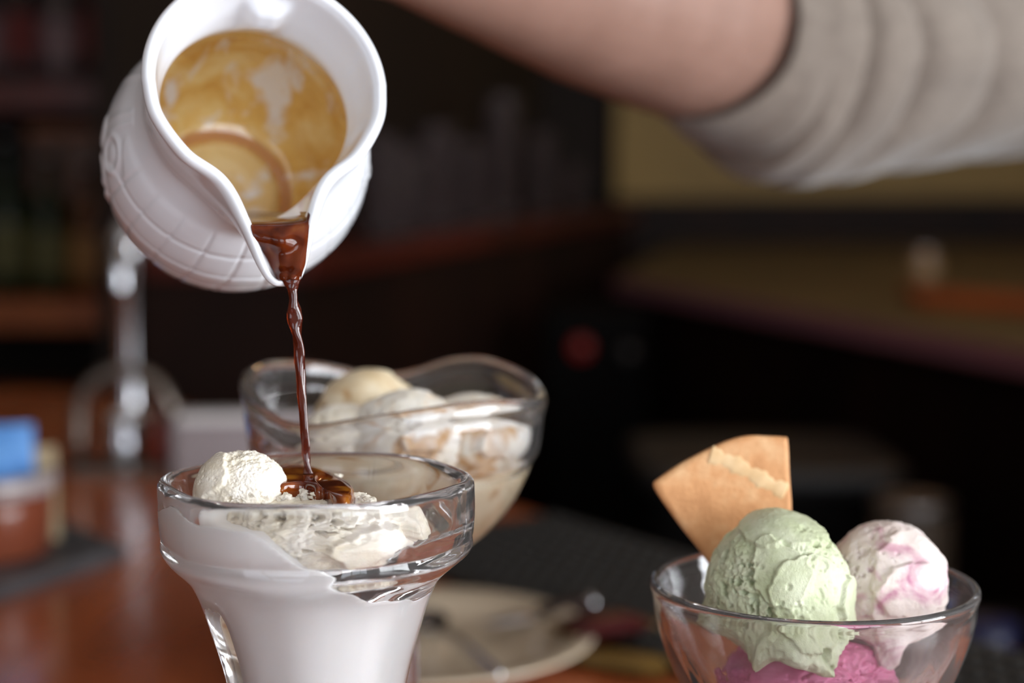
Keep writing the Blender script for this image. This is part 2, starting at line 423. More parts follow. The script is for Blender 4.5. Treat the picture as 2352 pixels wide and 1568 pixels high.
# coffee left in the jug, running into the spout
from mathutils.bvhtree import BVHTree
bvh = BVHTree.FromPolygons([JM @ Vector(q) for q in Vf], faces)
def hit(px, py):
    r = FW + (px - 1176) / F * RT - (py - 784) / F * UP
    h = bvh.ray_cast(CAM, r.normalized())[0]
    return h
yb = (JM @ Vector((0.0622, 0, 0.0))).y
rowpx = [(488, 566, 716), (500, 570, 713), (512, 573, 710), (526, 577, 708), (540, 582, 706), (560, 592, 704), (578, 604, 703), (600, 617, 701), (618, 627, 696), (632, 637, 689), (642, 643, 685)]
NCS = 18; V = []; prev = None
for k, (py, xl, xr) in enumerate(rowpx):
    a, b = hit(xl + 3, py), hit(xr - 3, py)
    ya = a.y if a and 0.40 < a.y < 0.60 else yb
    yc = b.y if b and 0.40 < b.y < 0.60 else yb
    if k > 8: ya = yc = yb - 0.0006
    elif k > 5: ya = min(ya, yb + 0.012); yc = min(yc, yb + 0.012)
    for j in range(NCS):
        u = j / (NCS - 1); px = xl + (xr - xl) * u
        r = FW + (px - 1176) / F * RT - (py - 784) / F * UP
        yy = ya + (yc - ya) * u - (0.0022 if k > 3 else 0.0006) * math.sin(PI * u) * (1 + 0.25 * math.sin(3 * PI * u + k * 0.7))
        V.append(CAM + r * (yy / r.y))
COFFEE = mat('black_coffee', srgb(126, 48, 16), 0.05, IOR=1.36, Transmission_Weight=0.55)
t = NT(COFFEE); t.link(t.ramp(t.noise(150, 3, 0.5, 1.0, stretch=(1, 0.5, 1)), [(0.35, srgb(84, 28, 10)), (0.6, srgb(128, 52, 18)), (0.75, srgb(150, 82, 34))]), t.b.inputs['Base Color'])
po = mesh_obj('poured_coffee', V, grid_faces(len(rowpx), NCS, False), COFFEE)
sb = po.modifiers.new('subsurf', 'SUBSURF'); sb.levels = 2; sb.render_levels = 2
so_ = po.modifiers.new('solidify', 'SOLIDIFY'); so_.thickness = 0.0016; so_.offset = 0
tag(po, 'dark coffee lying in the tipped white jug and its spout', 'coffee')

# the falling stream
pts = [(664, 636), (665, 644), (666, 652), (668, 670), (670, 690), (672, 710), (674, 735), (675, 760), (681, 800), (684, 850), (686, 900), (689, 950), (692, 1000), (695, 1050), (698, 1085), (699, 1100)]
wid = [25, 23, 18.5, 12, 11.5, 15, 16, 13.5, 11, 11, 10.2, 8.6, 9.2, 8.4, 9.0, 11]
cp = [P(a, b, 0.4785) for a, b in pts]
for i, q in enumerate(cp): q.y = yb - 0.0012
sp_pts = spline(cp, 6); ww = np.interp(np.linspace(0, len(pts) - 1, len(sp_pts)), range(len(pts)), wid) * 0.48 / F; hh = np.interp(np.linspace(0, len(pts) - 1, len(sp_pts)), range(len(pts)), [.25, .32, .45, .6] + [.65] * 12)
V = []; n = len(sp_pts)
for i, p in enumerate(sp_pts):
    u = max(0.0, (i / (n - 1) - 0.12) / 0.88); k_ = min(1.0, u * 8); tw = 1.2 * math.sin(u * 14) + u * 5
    for j in range(24):
        a = 2 * PI * j / 24
        r = ww[i] * (1 + k_ * 0.16 * math.cos(2 * (a - tw)) + k_ * 0.10 * math.cos(3 * (a + tw * 1.4)) * (0.5 + 0.5 * math.sin(u * 25)))
        V.append(p + Vector((r * math.cos(a), r * hh[i] * math.sin(a), 0)))
fs = grid_faces(n, 24); fs.append(tuple(range(24))); fs.append(tuple(range((n - 1) * 24, n * 24)))
STREAM = mat('coffee_stream_brown', srgb(98, 30, 10), 0.05, IOR=1.36, Transmission_Weight=0.6, Coat_Weight=0.5)
tag(mesh_obj('coffee_stream', V, fs, STREAM), 'thin brown stream of coffee falling from the jug into the tall glass', 'coffee')

# ------------------------------------------------------------------ tall sundae glass
GC = P(727, 1095, 0.482); GX, GY, GZ = GC
def hexr(a, ph, wgt):
    k = ((a - ph) % (PI / 3)) - PI / 6
    return 1 - wgt + wgt * (math.cos(PI / 6) / math.cos(k)) if wgt > 0 else 1
def hexs(a, ph, wgt):   # softened hexagon, corners at ph + k*60
    r = 0
    for q in (-0.22, -0.11, 0, 0.11, 0.22): r += hexr(a + q, ph, wgt)
    return r / 5
H = GZ - TZ
def glass_rf(i, a, r, z):
    wc = max(0.0, min(1.0, (z + 0.024) / 0.006)); wb = max(0.0, min(1.0, (z + 0.115) / 0.05)) * (1 - wc)
    ph = math.radians(-3)
    return r * (wc * hexs(a, ph, 0.66) + (1 - wc) * (1 - 0.0) * ((1 - wb) + wb * hexs(a, ph + PI / 6, 0.55))), z
g_out = [(0.0455, 0.0), (0.0464, -0.0012), (0.0466, -0.004), (0.0466, -0.010), (0.0462, -0.0150), (0.0458, -0.0168), (0.0460, -0.0180), (0.0452, -0.0205), (0.0425, -0.0232), (0.0398, -0.0256), (0.0372, -0.0285), (0.0345, -0.034), (0.0318, -0.042), (0.0290, -0.051), (0.0268, -0.060), (0.0215, -0.085), (0.0160, -0.108), (0.0115, -0.125), (0.0092, -0.135), (0.0105, -0.145), (0.020, -0.155), (0.034, -0.162), (0.0375, -H + 0.004), (0.0370, -H)]
g_in = [(0.004, -0.112), (0.0075, -0.105), (0.0108, -0.083), (0.0146, -0.062), (0.0159, -0.052), (0.0176, -0.043), (0.0196, -0.036), (0.0232, -0.0295), (0.0302, -0.0238), (0.0362, -0.0190), (0.0395, -0.0140), (0.0412, -0.008), (0.0424, -0.003), (0.0434, -0.0006), (0.0444, 0.0003)]
do = dense(g_out, 3)[::-1]; di = dense(g_in, 3)[::-1]
lathe('sundae_glass', do + di, GLASS_THICK, seg=144, rf=glass_rf, loc=GC)
tag(bpy.data.objects['sundae_glass'], 'tall six-sided clear sundae glass with a thick collar, under the coffee stream', 'glass')
# milk filling the flared body
MILKM = mat('milky_ice_cream_drink', srgb(246, 246, 247), 0.35, Subsurface_Weight=0.25, Subsurface_Radius=(0.01, 0.009, 0.008), Subsurface_Scale=0.4)
dgi = dense(g_in, 3); gz = [z for r, z in dgi]; gr = [r for r, z in dgi]
def level(a):
    d = math.degrees(a) % 360
    return float(np.interp(d, [0, 30, 90, 140, 175, 205, 250, 280, 300, 325, 360], [-.029, -.026, -.020, -.014, -.010, -.005, -.008, -.020, -.026, -.029, -.029])) + 0.0006 * math.sin(a * 9) + 0.0003 * math.sin(a * 17 + 1)
ip = [(r + 0.0004, z) for r, z in dgi if z < -0.004]
def milk_rf(i, a, r, z):
    l = level(a)
    if i >= len(ip):
        k = (0.9, 0.7, 0.45, 0.2, 0.01)[i - len(ip)]; zz = l * k + (-0.020) * (1 - k); r = float(np.interp(l, gz, gr)) * k; zf = l
        r, _ = glass_rf(i, a, r, zf); return r, zz
    if z > l:
        r2, _ = glass_rf(i, a, float(np.interp(l, gz, gr)) + 0.0004 - 0.02 * (z - l), l); return r2, l + 0.02 * (z - l)
    return glass_rf(i, a, r, z)
lathe('milk_drink', ip + [(0.01, 0)] * 5, MILKM, seg=144, rf=milk_rf, loc=GC)
tag(bpy.data.objects['milk_drink'], 'white milk filling the flared body of the tall glass', 'drink')

# ------------------------------------------------------------------ ice cream
def scoop(name, loc, rad, seed, m, label, plates=(), rough=1.0, skirt=0.0, sub=6, rz=0.0, group=None, lump=0.07, drips=()):
    bm = bmesh.new(); bmesh.ops.create_icosphere(bm, subdivisions=sub, radius=1.0)
    bm.verts.ensure_lookup_table()
    d = np.array([v.co[:] for v in bm.verts])
    r = 1 + lump * fbm(d * 1.6 + seed, seed, 2)
    cover = np.zeros(len(d))
    for c, a, h, e in plates:
        c = np.array(c) / np.linalg.norm(c)
        ang = np.arccos(np.clip(d @ c, -1, 1)) + 0.26 * fbm(d * 2.4, seed + 50, 3) + 0.045 * fbm(d * 11, seed + 60, 2)
        inside = 1 - smooth(a - e, a + e, ang)
        r += h * inside; cover = np.maximum(cover, inside)
        r += h * 0.22 * np.exp(-((ang - a + e) / (1.6 * e)) ** 2)          # curled lip of the scraped layer
    inp = fbm(d * 6, seed + 5, 2)
    rough = rough * (1.25 - 1.0 * cover)
    r += rough * (0.030 * fbm(d * 7, seed + 3, 4) - 0.035 * np.abs(fbm(d * 15, seed + 4, 3)) * smooth(-0.1, 0.25, inp) + 0.011 * fbm(d * 42, seed + 8, 2))
    pit = fbm(d * 9 + 5, seed + 33, 3)
    r -= 0.085 * rough * smooth(0.16, 0.30, pit) * smooth(0.0, 0.2, fbm(d * 2.2, seed + 34, 2) + 0.05)
    el = np.arcsin(np.clip(d[:, 2], -1, 1)); az = np.arctan2(d[:, 1], d[:, 0])
    p = d * r[:, None]
    if skirt:
        ring = np.stack([np.cos(az), np.sin(az), np.zeros_like(az)], 1)
        lob = fbm(ring * 1.9, seed + 21, 3) + 0.35
        band = np.exp(-((el + 0.50) / 0.20) ** 2)
        k = skirt * band * np.clip(0.35 + lob, 0.1, 1.2) * (1 + 0.35 * fbm(d * 9, seed + 2, 3))
        p[:, 0] += np.cos(az) * k; p[:, 1] += np.sin(az) * k
        p[:, 2] -= 0.25 * k
        for a0, wd, ln in drips:
            da = (az - a0 + PI) % (2 * PI) - PI
            b2 = np.exp(-((el + 0.62) / 0.24) ** 2) * np.exp(-(da / wd) ** 2)
            p[:, 2] -= ln * b2; p[:, 0] += np.cos(az) * 0.16 * b2; p[:, 1] += np.sin(az) * 0.16 * b2
    p = p * np.array(rad)
    for v, c in zip(bm.verts, p): v.co = c
    me = bpy.data.meshes.new(name); bm.to_mesh(me); bm.free()
    me.polygons.foreach_set('use_smooth', [True] * len(me.polygons)); me.materials.append(m)
    o = bpy.data.objects.new(name, me); COL.objects.link(o); o.location = loc; o.rotation_euler = (0, 0, rz)
    return tag(o, label, 'ice cream', group)
def icemat(name, stops, scale=60, swirl=None, sw_scale=40, sw_lo=0.55, sw_hi=0.66, rough=0.45, bump=0.25, stretch=(1, 1, 1)):
    m = mat(name, (1, 1, 1, 1), rough, Subsurface_Weight=0.12, Subsurface_Radius=(0.006, 0.005, 0.004), Subsurface_Scale=0.3, Specular_IOR_Level=0.4)
    t = NT(m); c = t.ramp(t.noise(scale, 4, 0.6), stops)
    if swirl:
        k = t.ramp(t.noise(sw_scale, 3, 0.5, 1.4, stretch=stretch), [(sw_lo, (0, 0, 0, 1)), (sw_hi, (1, 1, 1, 1))])
        c = t.mix(k, c, swirl)
    t.link(c, t.b.inputs['Base Color'])
    t.bump(t.noise(900, 4, 0.75), bump * 1.6, 0.0009)
    return m
VAN = icemat('vanilla_ice_cream', [(0.3, srgb(242, 232, 208)), (0.6, srgb(248, 242, 232))], 70)
VANC = icemat('vanilla_with_coffee', [(0.3, srgb(232, 224, 206)), (0.6, srgb(240, 236, 228))], 70, srgb(196, 146, 80), 50, 0.54, 0.66, stretch=(1, 1, 0.35))
VANB = icemat('coffee_stained_vanilla', [(0.3, srgb(222, 196, 150)), (0.6, srgb(242, 228, 200))], 60, srgb(196, 146, 80), 46, 0.54, 0.66)
GREEN = icemat('pale_green_ice_cream', [(0.3, srgb(182, 191, 152)), (0.65, srgb(208, 213, 186))], 90)
PINK = icemat('berry_pink_sorbet', [(0.3, srgb(200, 92, 140)), (0.65, srgb(220, 136, 172))], 110, rough=0.4)
BERRY = icemat('cream_berry_swirl', [(0.3, srgb(232, 216, 208)), (0.6, srgb(238, 226, 222))], 70, srgb(190, 112, 148), 55, 0.50, 0.72, stretch=(1, 1, 1.6))

def G(px, py, dy):      # point inside the sundae glass: pixel + y offset from its axis
    r = FW + (px - 1176) / F * RT - (py - 784) / F * UP
    return CAM + r * ((GY + dy) / r.y)
scoop('vanilla_scoop', G(556, 1130, -0.004), (0.0128, 0.0125, 0.0118), 11, VAN, 'rounded vanilla scoop at the left of the tall glass', [((-0.8, -.4, .5), 0.7, 0.06, 0.06)], 1.3, sub=7)
scoop('vanilla_scoop', G(705, 1230, -0.0080), (0.0300, 0.0255, 0.0108), 23, VAN, 'broad ragged mass of vanilla ice cream in the tall glass under the coffee', [((0.7, -1, 0.1), 0.4, 0.09, 0.03), ((1, .1, .3), .4, .1, .04)], 2.0, sub=7)
scoop('vanilla_scoop', G(640, 1205, 0.006), (0.0240, 0.0200, 0.0100), 31, VAN, 'vanilla ice cream at the back of the tall glass, behind the coffee puddle', [((0, 1, 1), 0.7, 0.08, 0.05)], 1.2, sub=6)
# coffee puddle on the ice cream
PUD = mat('coffee_puddle_brown', srgb(100, 40, 12), 0.05, IOR=1.36, Coat_Weight=0.5)
t = NT(PUD); t.link(t.ramp(t.noise(120, 2), [(0.4, srgb(78, 26, 8)), (0.55, srgb(128, 60, 18)), (0.68, srgb(196, 124, 34))]), t.b.inputs['Base Color'])
pud = [(632, 1072), (660, 1066), (700, 1068), (735, 1078), (770, 1092), (800, 1108), (812, 1124), (806, 1138), (790, 1144), (765, 1140), (745, 1128), (728, 1118), (700, 1112), (670, 1114), (640, 1116), (630, 1100)]
pz = GZ - 0.0010
ring = [T(a, b, pz - (0.0012 if a > 740 else 0.0)) for a, b in pud]
rr = [p for p in spline([Vector(p) for p in ring + ring[:1]], 4)][:-1]
cen = sum(rr, Vector()) / len(rr)
V = []
for k, (sc, dz) in enumerate(((1.0, -0.006), (1.03, -0.0016), (1.0, 0.0), (0.93, 0.0006), (0.75, 0.0008), (0.5, 0.0008), (0.2, 0.0008), (0.01, 0.0008))):
    for q in rr: c = cen + (q - cen) * sc; c.z = q.z + dz; V.append(c)
m_ = len(rr); fs = grid_faces(8, m_); fs.append(tuple(range(m_))); fs.append(tuple(range(7 * m_, 8 * m_)))
tag(mesh_obj('coffee_puddle', V, fs, PUD), 'glossy dark coffee puddle on the vanilla ice cream under the stream', 'coffee')
CRL = ['crumb of vanilla at the left front of the coffee puddle', 'second crumb from the left along the front of the coffee puddle', 'crumb right below the coffee stream at the puddle front', 'crumb at the front of the puddle just right of the stream', 'flaky crumb standing between two runs of coffee', 'small crumb at the back of the puddle, right of the stream', 'crumb at the back of the puddle nearest the stream', 'crumb at the back of the puddle farthest right', 'white lump at the right end of the puddle', 'small lump at the far right below the puddle end', 'tiny crumb tucked behind the front row under the stream', 'crumb lowest at the left front against the glass']
crumb_px = [(640, 1126, 15), (668, 1124, 17), (700, 1128, 18), (735, 1132, 15), (790, 1118, 9), (760, 1090, 9), (742, 1082, 8), (775, 1084, 7), (830, 1135, 15), (850, 1142, 10), (720, 1122, 9), (655, 1136, 12)]
for k, (a, b, r) in enumerate(crumb_px):
    rr_ = r * 1.25 * 0.48 / F
    scoop('ice_cream_crumb', T(a, b + 9, pz - 0.0032), (rr_ * 1.15, rr_ * .9, rr_ * .75), 70 + k, VAN, CRL[k], [], 4.0, sub=4, lump=0.9, group='ice cream crumbs around the coffee puddle')

# ------------------------------------------------------------------ footed wavy dish behind
DC = P(905, 885, 0.590); DX, DY, DZ = DC; DH = DZ - TZ
wav_a = [0, 30, 62, 95, 130, 165, 195, 235, 270, 305, 335, 360]; wav_h = [-4.5, 1.5, 5.5, -5.0, 3.0, 5.5, 1.5, -10.0, -4.0, -0.5, -3.5, -4.5]
def wave(a):
    d = math.degrees(a) % 360; s_ = 0; 
    for q in range(-12, 13, 4): s_ += np.interp((d + q) % 360, wav_a, wav_h)
    return s_ / 7 * 0.001
def dish_rf(i, a, r, z):
    k = max(0.0, min(1.0, (z + 0.028) / 0.026)); return r, z + k * wave(a)
d_out = [(0.0500, 0.0016), (0.0520, 0.0008), (0.0529, -0.0014), (0.0524, -0.0042), (0.0516, -0.008), (0.0514, -0.012), (0.0503, -0.020), (0.0497, -0.0225), (0.0485, -0.0245), (0.0455, -0.032), (0.0400, -0.042), (0.0320, -0.051), (0.0220, -0.058), (0.012, -0.064), (0.0085, -0.072), (0.0080, -0.10), (0.0095, -DH + 0.025), (0.022, -DH + 0.010), (0.036, -DH + 0.0045), (0.0365, -DH)]
d_in = [(0.001, -0.054), (0.012, -0.0535), (0.022, -0.050), (0.031, -0.045), (0.0385, -0.037), (0.0440, -0.028), (0.0468, -0.020), (0.0480, -0.012), (0.0482, -0.006), (0.0478, -0.002), (0.0484, 0.0008)]
lathe('dessert_dish', dense(d_out, 3)[::-1] + dense(d_in, 3)[::-1], GLASS, seg=128, rf=dish_rf, loc=DC)
tag(bpy.data.objects['dessert_dish'], 'clear glass dessert dish with a wavy rim behind the tall glass', 'dish')
mp = [(r + 0.0004, z) for r, z in dense(d_in, 3) if z < -0.026]
q = mp[-1]; mp += [(q[0] * 0.9, q[1] + 0.001), (q[0] * 0.5, q[1] + 0.001), (0.001, q[1] + 0.001)]
lathe('melted_ice_cream', mp, VANB, seg=72, loc=DC)
tag(bpy.data.objects['melted_ice_cream'], 'melted coffee-streaked ice cream in the bottom of the wavy dish', 'dessert')
def D(px, py, dy):
    r = FW + (px - 1176) / F * RT - (py - 784) / F * UP
    return CAM + r * ((DY + dy) / r.y)
scoop('vanilla_scoop', D(850, 960, 0.016), (0.0195, 0.0185, 0.0165), 41, VANB, 'coffee-stained scoop at the back left of the wavy dish', [((-.2, -.6, 1), .8, .06, .06)], 0.6, sub=6)
scoop('vanilla_scoop', D(795, 1018, -0.014), (0.0165, 0.0155, 0.0135), 42, VAN, 'white scoop at the front left of the wavy dish', [((.6, -1, .2), .5, .07, .05)], 0.8, sub=6)
scoop('vanilla_scoop', D(940, 1003, -0.018), (0.0200, 0.0180, 0.0158), 43, VANC, 'white scoop in the front middle of the wavy dish', [((.4, -1, .2), .45, .07, .05), ((-.5, -1, 0), .5, .06, .05)], 0.8, sub=6)
scoop('vanilla_scoop', D(1082, 1000, -0.006), (0.0200, 0.0200, 0.0148), 44, VANC, 'coffee-streaked scoop at the right of the wavy dish', [((-.3, -1, .2), .5, .07, .05), ((.6, -1, 0), .4, .06, .05)], 0.6, sub=6)

# ------------------------------------------------------------------ round bowl with three scoops and a wafer
BC = P(1868, 1338, 0.520); BX, BY, BZ = BC; BH = BZ - TZ
def bowl_rf(i, a, r, z):
    k = max(0.0, min(1.0, (-0.011 - z) / 0.006)) * max(0.0, min(1.0, (z + 0.060) / 0.01))
    if i >= nbo: return r, z
    return r - k * 0.0009 * (0.5 + 0.5 * abs(math.sin(9 * a + z * 55)) ** 0.5) * 1.0 + k * 0.0006, z
b_out = [(0.0478, 0.0010), (0.0492, 0.0004), (0.0495, -0.0012), (0.0488, -0.004), (0.0481, -0.010), (0.0462, -0.018), (0.0432, -0.026), (0.0388, -0.0345), (0.0325, -0.0425), (0.0230, -0.0495), (0.0130, -0.054), (0.0085, -0.060), (0.0078, -0.085), (0.0090, -BH + 0.022), (0.020, -BH + 0.008), (0.033, -BH + 0.0035), (0.0335, -BH)]
b_in = [(0.001, -0.0475), (0.011, -0.047), (0.0205, -0.0435), (0.0300, -0.0375), (0.0362, -0.0305), (0.0408, -0.023), (0.0438, -0.016), (0.0457, -0.009), (0.0464, -0.004), (0.0470, -0.0006)]
bo = dense(b_out, 4)[::-1]; nbo = len(bo)
lathe('glass_bowl', bo + dense(b_in, 3)[::-1], GLASS, seg=216, rf=bowl_rf, loc=BC)
tag(bpy.data.objects['glass_bowl'], 'round footed clear glass bowl holding green, berry and pink ice cream', 'bowl')
def B(px, py, dy):
    r = FW + (px - 1176) / F * RT - (py - 784) / F * UP
    return CAM + r * ((BY + dy) / r.y)
scoop('pistachio_scoop', B(1785, 1345, -0.014), (0.0212, 0.0205, 0.0218), 5, GREEN, 'pale green scoop at the front of the round bowl', [((-0.12, -1, 0.42), 0.46, 0.045, 0.018), ((0.40, -1, 0.05), 0.62, 0.05, 0.02), ((0.1, -.25, 1), 0.62, 0.045, 0.02), ((1, -.45, -.15), 0.36, 0.06, 0.02), ((.1, -1, -.55), 0.42, 0.07, 0.02)], 1.25, 0.17, sub=7, drips=((math.radians(-114), 0.20, 0.26), (math.radians(-56), 0.34, 0.34), (math.radians(-85), .25, .1)))
scoop('berry_swirl_scoop', B(2035, 1345, 0.004), (0.0186, 0.0185, 0.0200), 14, BERRY, 'white scoop with berry swirls at the right of the round bowl', [((0.3, -1, 0.5), 0.7, 0.07, 0.06), ((0.2, -1, -.1), .6, .06, .05)], 0.8, 0.06, sub=7, drips=((math.radians(-100), 0.3, 0.5),))
scoop('pink_sorbet_scoop', B(1850, 1575, -0.008), (0.0265, 0.0225, 0.0155), 9, PINK, 'deep pink scoop at the bottom of the round bowl, under the green one', [((-.2, -1, .3), .6, .04, .04)], 1.8, sub=7)
FILMM = mat('thin_melted_cream', srgb(232, 222, 220), 0.4, Alpha=0.5)
t = NT(FILMM); mu = t.new('ShaderNodeMath', operation='MULTIPLY'); tc = t.new('ShaderNodeTexCoord'); sx = t.new('ShaderNodeSeparateXYZ'); t.link(tc.outputs['Object'], sx.inputs[0])
fz = t.new('ShaderNodeMapRange', interpolation_type='SMOOTHSTEP'); fz.inputs[1].default_value = -0.008; fz.inputs[2].default_value = -0.024; t.link(sx.outputs['Z'], fz.inputs[0])
fx = t.new('ShaderNodeMapRange', interpolation_type='SMOOTHSTEP'); fx.inputs[1].default_value = 0.012; fx.inputs[2].default_value = 0.026; t.link(sx.outputs['X'], fx.inputs[0])
t.link(t.math('MULTIPLY', fz.outputs[0], fx.outputs[0]), mu.inputs[1]); t.link(mu.outputs[0], t.b.inputs['Alpha'])
t.link(t.ramp(t.noise(70, 4, 0.6, 0.6, stretch=(1, 1, .5)), [(0.3, (.05, .05, .05, 1)), (0.55, (.5, .5, .5, 1)), (.75, (.8, .8, .8, 1))]), mu.inputs[0])
bz_ = [z for r, z in dense(b_in, 3)]; br_ = [r for r, z in dense(b_in, 3)]
V = []; NA = 60; NZ = 22
for i in range(NZ):
    for j in range(NA):
        a = math.radians(-72 + 150 * j / (NA - 1)); zt = -0.006 - 0.003 * (abs(j / (NA - 1) - 0.55) * 2) ** 2 - 0.0016 * math.sin(j * .6) - 0.001 * math.sin(j * 1.7)
        z = -0.046 + (zt + 0.046) * i / (NZ - 1); r = float(np.interp(z, bz_, br_)) - 0.0003
        V.append((r * math.cos(a), r * math.sin(a), z))
ff = mesh_obj('melted_cream', V, grid_faces(NZ, NA, False), FILMM); ff.location = BC
tag(ff, 'thin film of melted cream on the right inner wall of the round bowl', 'dessert')
# wafer wedge
WAFER = noisy('baked_wafer', [(0.25, srgb(186, 130, 82)), (0.5, srgb(204, 148, 98)), (0.75, srgb(218, 174, 128))], 110, 0.7, bump=0.4, bscale=700, bdist=0.0006)
t = NT(WAFER)
apex = B(1735, 1500, 0.0); A0 = B(1502, 1115, 0.016)
wn = Vector((0.10, -1, 0.10)).normalized()
def onpl(px, py, d0=0.0145):
    o = B(1700, 1150, d0); r = FW + (px - 1176) / F * RT - (py - 784) / F * UP
    return CAM + r * ((o - CAM).dot(wn) / r.dot(wn))
outl = [(1510, 1100), (1560, 1066), (1620, 1034), (1675, 1010), (1720, 1000), (1765, 1001), (1798, 1003), (1808, 1012), (1812, 1090), (1817, 1170), (1815, 1290), (1790, 1390), (1740, 1450), (1700, 1420), (1625, 1290), (1560, 1205), (1503, 1122)]
O2 = [onpl(a, b) for a, b in outl]
oo = spline(O2 + O2[:1], 5)[:-1]
wc = sum(oo, Vector()) / len(oo); V = []
t_ = 0.0030
for sc, off in ((0.05, -t_/2), (0.5, -t_/2), (0.9, -t_/2), (0.985, -t_/2), (1.0, -t_*0.25), (1.0, t_*.25), (0.985, t_/2), (0.9, t_/2), (0.5, t_/2), (0.05, t_/2)):
    for q in oo: V.append(wc + (q - wc) * sc - wn * off)
m_ = len(oo); fs = grid_faces(10, m_); fs.append(tuple(range(m_))); fs.append(tuple(range(9 * m_, 10 * m_)))
wf = thing('wafer', 'golden fan-shaped biscuit stuck upright behind the green scoop', 'wafer')
wb = mesh_obj('wafer_body', V, fs, WAFER, wf)
RIDGE = noisy('pale_wafer_crease', [(0.3, srgb(206, 168, 120)), (0.7, srgb(222, 190, 146))], 200, 0.7)
rp = spline([onpl(1628, 1043) , onpl(1670, 1058), (onpl(1720, 1084)), onpl(1765, 1110), onpl(1803, 1128)], 8)
rp = [q + wn * 0.00132 for q in rp]
rg = tube('wafer_crease', rp, [0.0026 + 0.0005 * math.sin(i * .7) + 0.0003 * math.sin(i * 1.9) for i in range(len(rp))], RIDGE, wf, 12, wn, [0.16] * len(rp))
tag(rg, 'pale raised crease across the biscuit')

# ------------------------------------------------------------------ the person pouring
SKIN = noisy('skin', [(0.3, srgb(138, 106, 93)), (0.7, srgb(152, 119, 106))], 40, 0.5, Subsurface_Weight=0.2, Subsurface_Radius=(0.02, 0.008, 0.004), Subsurface_Scale=0.3)
person = thing('person', 'person in a taupe long-sleeved top, sleeve pushed up, pouring from the white jug', 'person')
hw = lambda x, y, z: JM @ Vector((x, y, z))
shoulder = P(2780, 40, 1.05); elbow = P(1640, 48, 0.84); wrist = P(905, -165, 0.645)
hand0 = hw(-0.072, -0.034, -0.034); knuck = hw(-0.080, -0.006, -0.034)
AV = []; AF = []
def limb(pts, rad, sq=None, n=8, seg=28, ref=(0, 1, 0)):
    pp_ = spline([Vector(p) for p in pts], n); rr_ = np.interp(np.linspace(0, len(pts) - 1, len(pp_)), range(len(pts)), rad)
    # rounded ends
    d0 = (pp_[0] - pp_[1]).normalized(); d1 = (pp_[-1] - pp_[-2]).normalized()
    A = [pp_[0] + d0 * rr_[0] * math.sin(a) for a in (1.45, 1.1, 0.7, 0.35)]; B_ = [pp_[-1] + d1 * rr_[-1] * math.sin(a) for a in (0.35, 0.7, 1.1, 1.45)]
    R_ = [rr_[0] * math.cos(a) for a in (1.45, 1.1, 0.7, 0.35)] + list(rr_) + [rr_[-1] * math.cos(a) for a in (0.35, 0.7, 1.1, 1.45)]
    P_ = A + pp_ + B_
    v_, f_ = tube_data(P_, R_, seg, ref, [sq or 1] * len(P_)); k_ = len(AV)
    AV.extend(v_); AF.extend([tuple(q + k_ for q in z) for z in f_])
limb([shoulder + Vector((0.10, 0.02, -0.02)), shoulder, shoulder.lerp(elbow, 0.5), shoulder.lerp(elbow, 0.85), elbow, elbow.lerp(wrist, 0.2), elbow.lerp(wrist, 0.45), elbow.lerp(wrist, 0.75), wrist, wrist.lerp(hand0, 0.5)],
     [0.058, 0.050, 0.046, 0.0465, 0.0500, 0.0495, 0.0440, 0.0335, 0.0262, 0.024])
palm_d = (knuck - hand0)
limb([wrist.lerp(hand0, 0.3), hand0, hw(-0.080, -0.014, -0.036)], [0.023, 0.025, 0.021], 0.75, 6)
for k in range(4):     # fingers wrap the handle one above the other along its length
    zz = -0.016 - 0.0150 * k; ln = (0.92, 1.0, 0.95, 0.80)[k]; r_ = 0.0080 - 0.0005 * k
    limb([hw(-0.074, -0.026, zz * .8 - .006), hw(-0.083, -0.010, zz), hw(-0.083, 0.009 * ln, zz), hw(-0.073, 0.018 * ln, zz), hw(-0.060, 0.0185 * ln, zz), hw(-0.053, 0.0165 * ln, zz)], [r_ + .002, r_ + .0015, r_ + .0006, r_, r_ * .92, r_ * .85], None, 6, 16)
limb([hw(-0.066, -0.030, -0.020), hw(-0.060, -0.024, -0.004), hw(-0.055, -0.010, 0.0045), hw(-0.053, 0.004, 0.006)], [0.012, 0.0105, 0.009, 0.008], None, 6, 16)
arm = mesh_obj('arm', AV, AF, SKIN, person)
rm = arm.modifiers.new('remesh', 'REMESH'); rm.mode = 'VOXEL'; rm.voxel_size = 0.0026; rm.use_smooth_shade = True
sm = arm.modifiers.new('smooth', 'SMOOTH'); sm.iterations = 6; sm.factor = 0.5
# sleeve and shirt
CLOTH = noisy('taupe_knit', [(0.3, srgb(112, 101, 92)), (0.7, srgb(126, 115, 105))], 120, 0.85, bump=0.3, bscale=900, bdist=0.0005, Sheen_Weight=0.3)
sl = [P(1632, 62, 0.825), P(1720, 92, 0.845), P(1850, 115, 0.875), P(2080, 112, 0.93), P(2350, 92, 0.985), P(2620, 60, 1.03), P(2850, 40, 1.06)]
srad = [0.0475, 0.0555, 0.0610, 0.0640, 0.0640, 0.070, 0.082]
pp = spline(sl, 26); rr = np.interp(np.linspace(0, 6, len(pp)), range(7), srad); NS = 120; n = len(pp)
cc = 2 * PI * np.arange(NS) / NS; uu = np.arange(n) / (n - 1) * 6
U_, C_ = np.meshgrid(uu, cc, indexing='ij')
cs3 = lambda ku, kc, sd: vnoise(np.stack([U_ * ku + 0.4 * np.cos(C_), np.cos(C_) * kc, np.sin(C_) * kc], -1).reshape(-1, 3), sd).reshape(U_.shape)
ph_ = U_ * 14.0 - U_ ** 2 * 1.0 + 4.5 * cs3(0.6, 0.8, 3) + 0.8 * np.sin(C_ + 0.6)
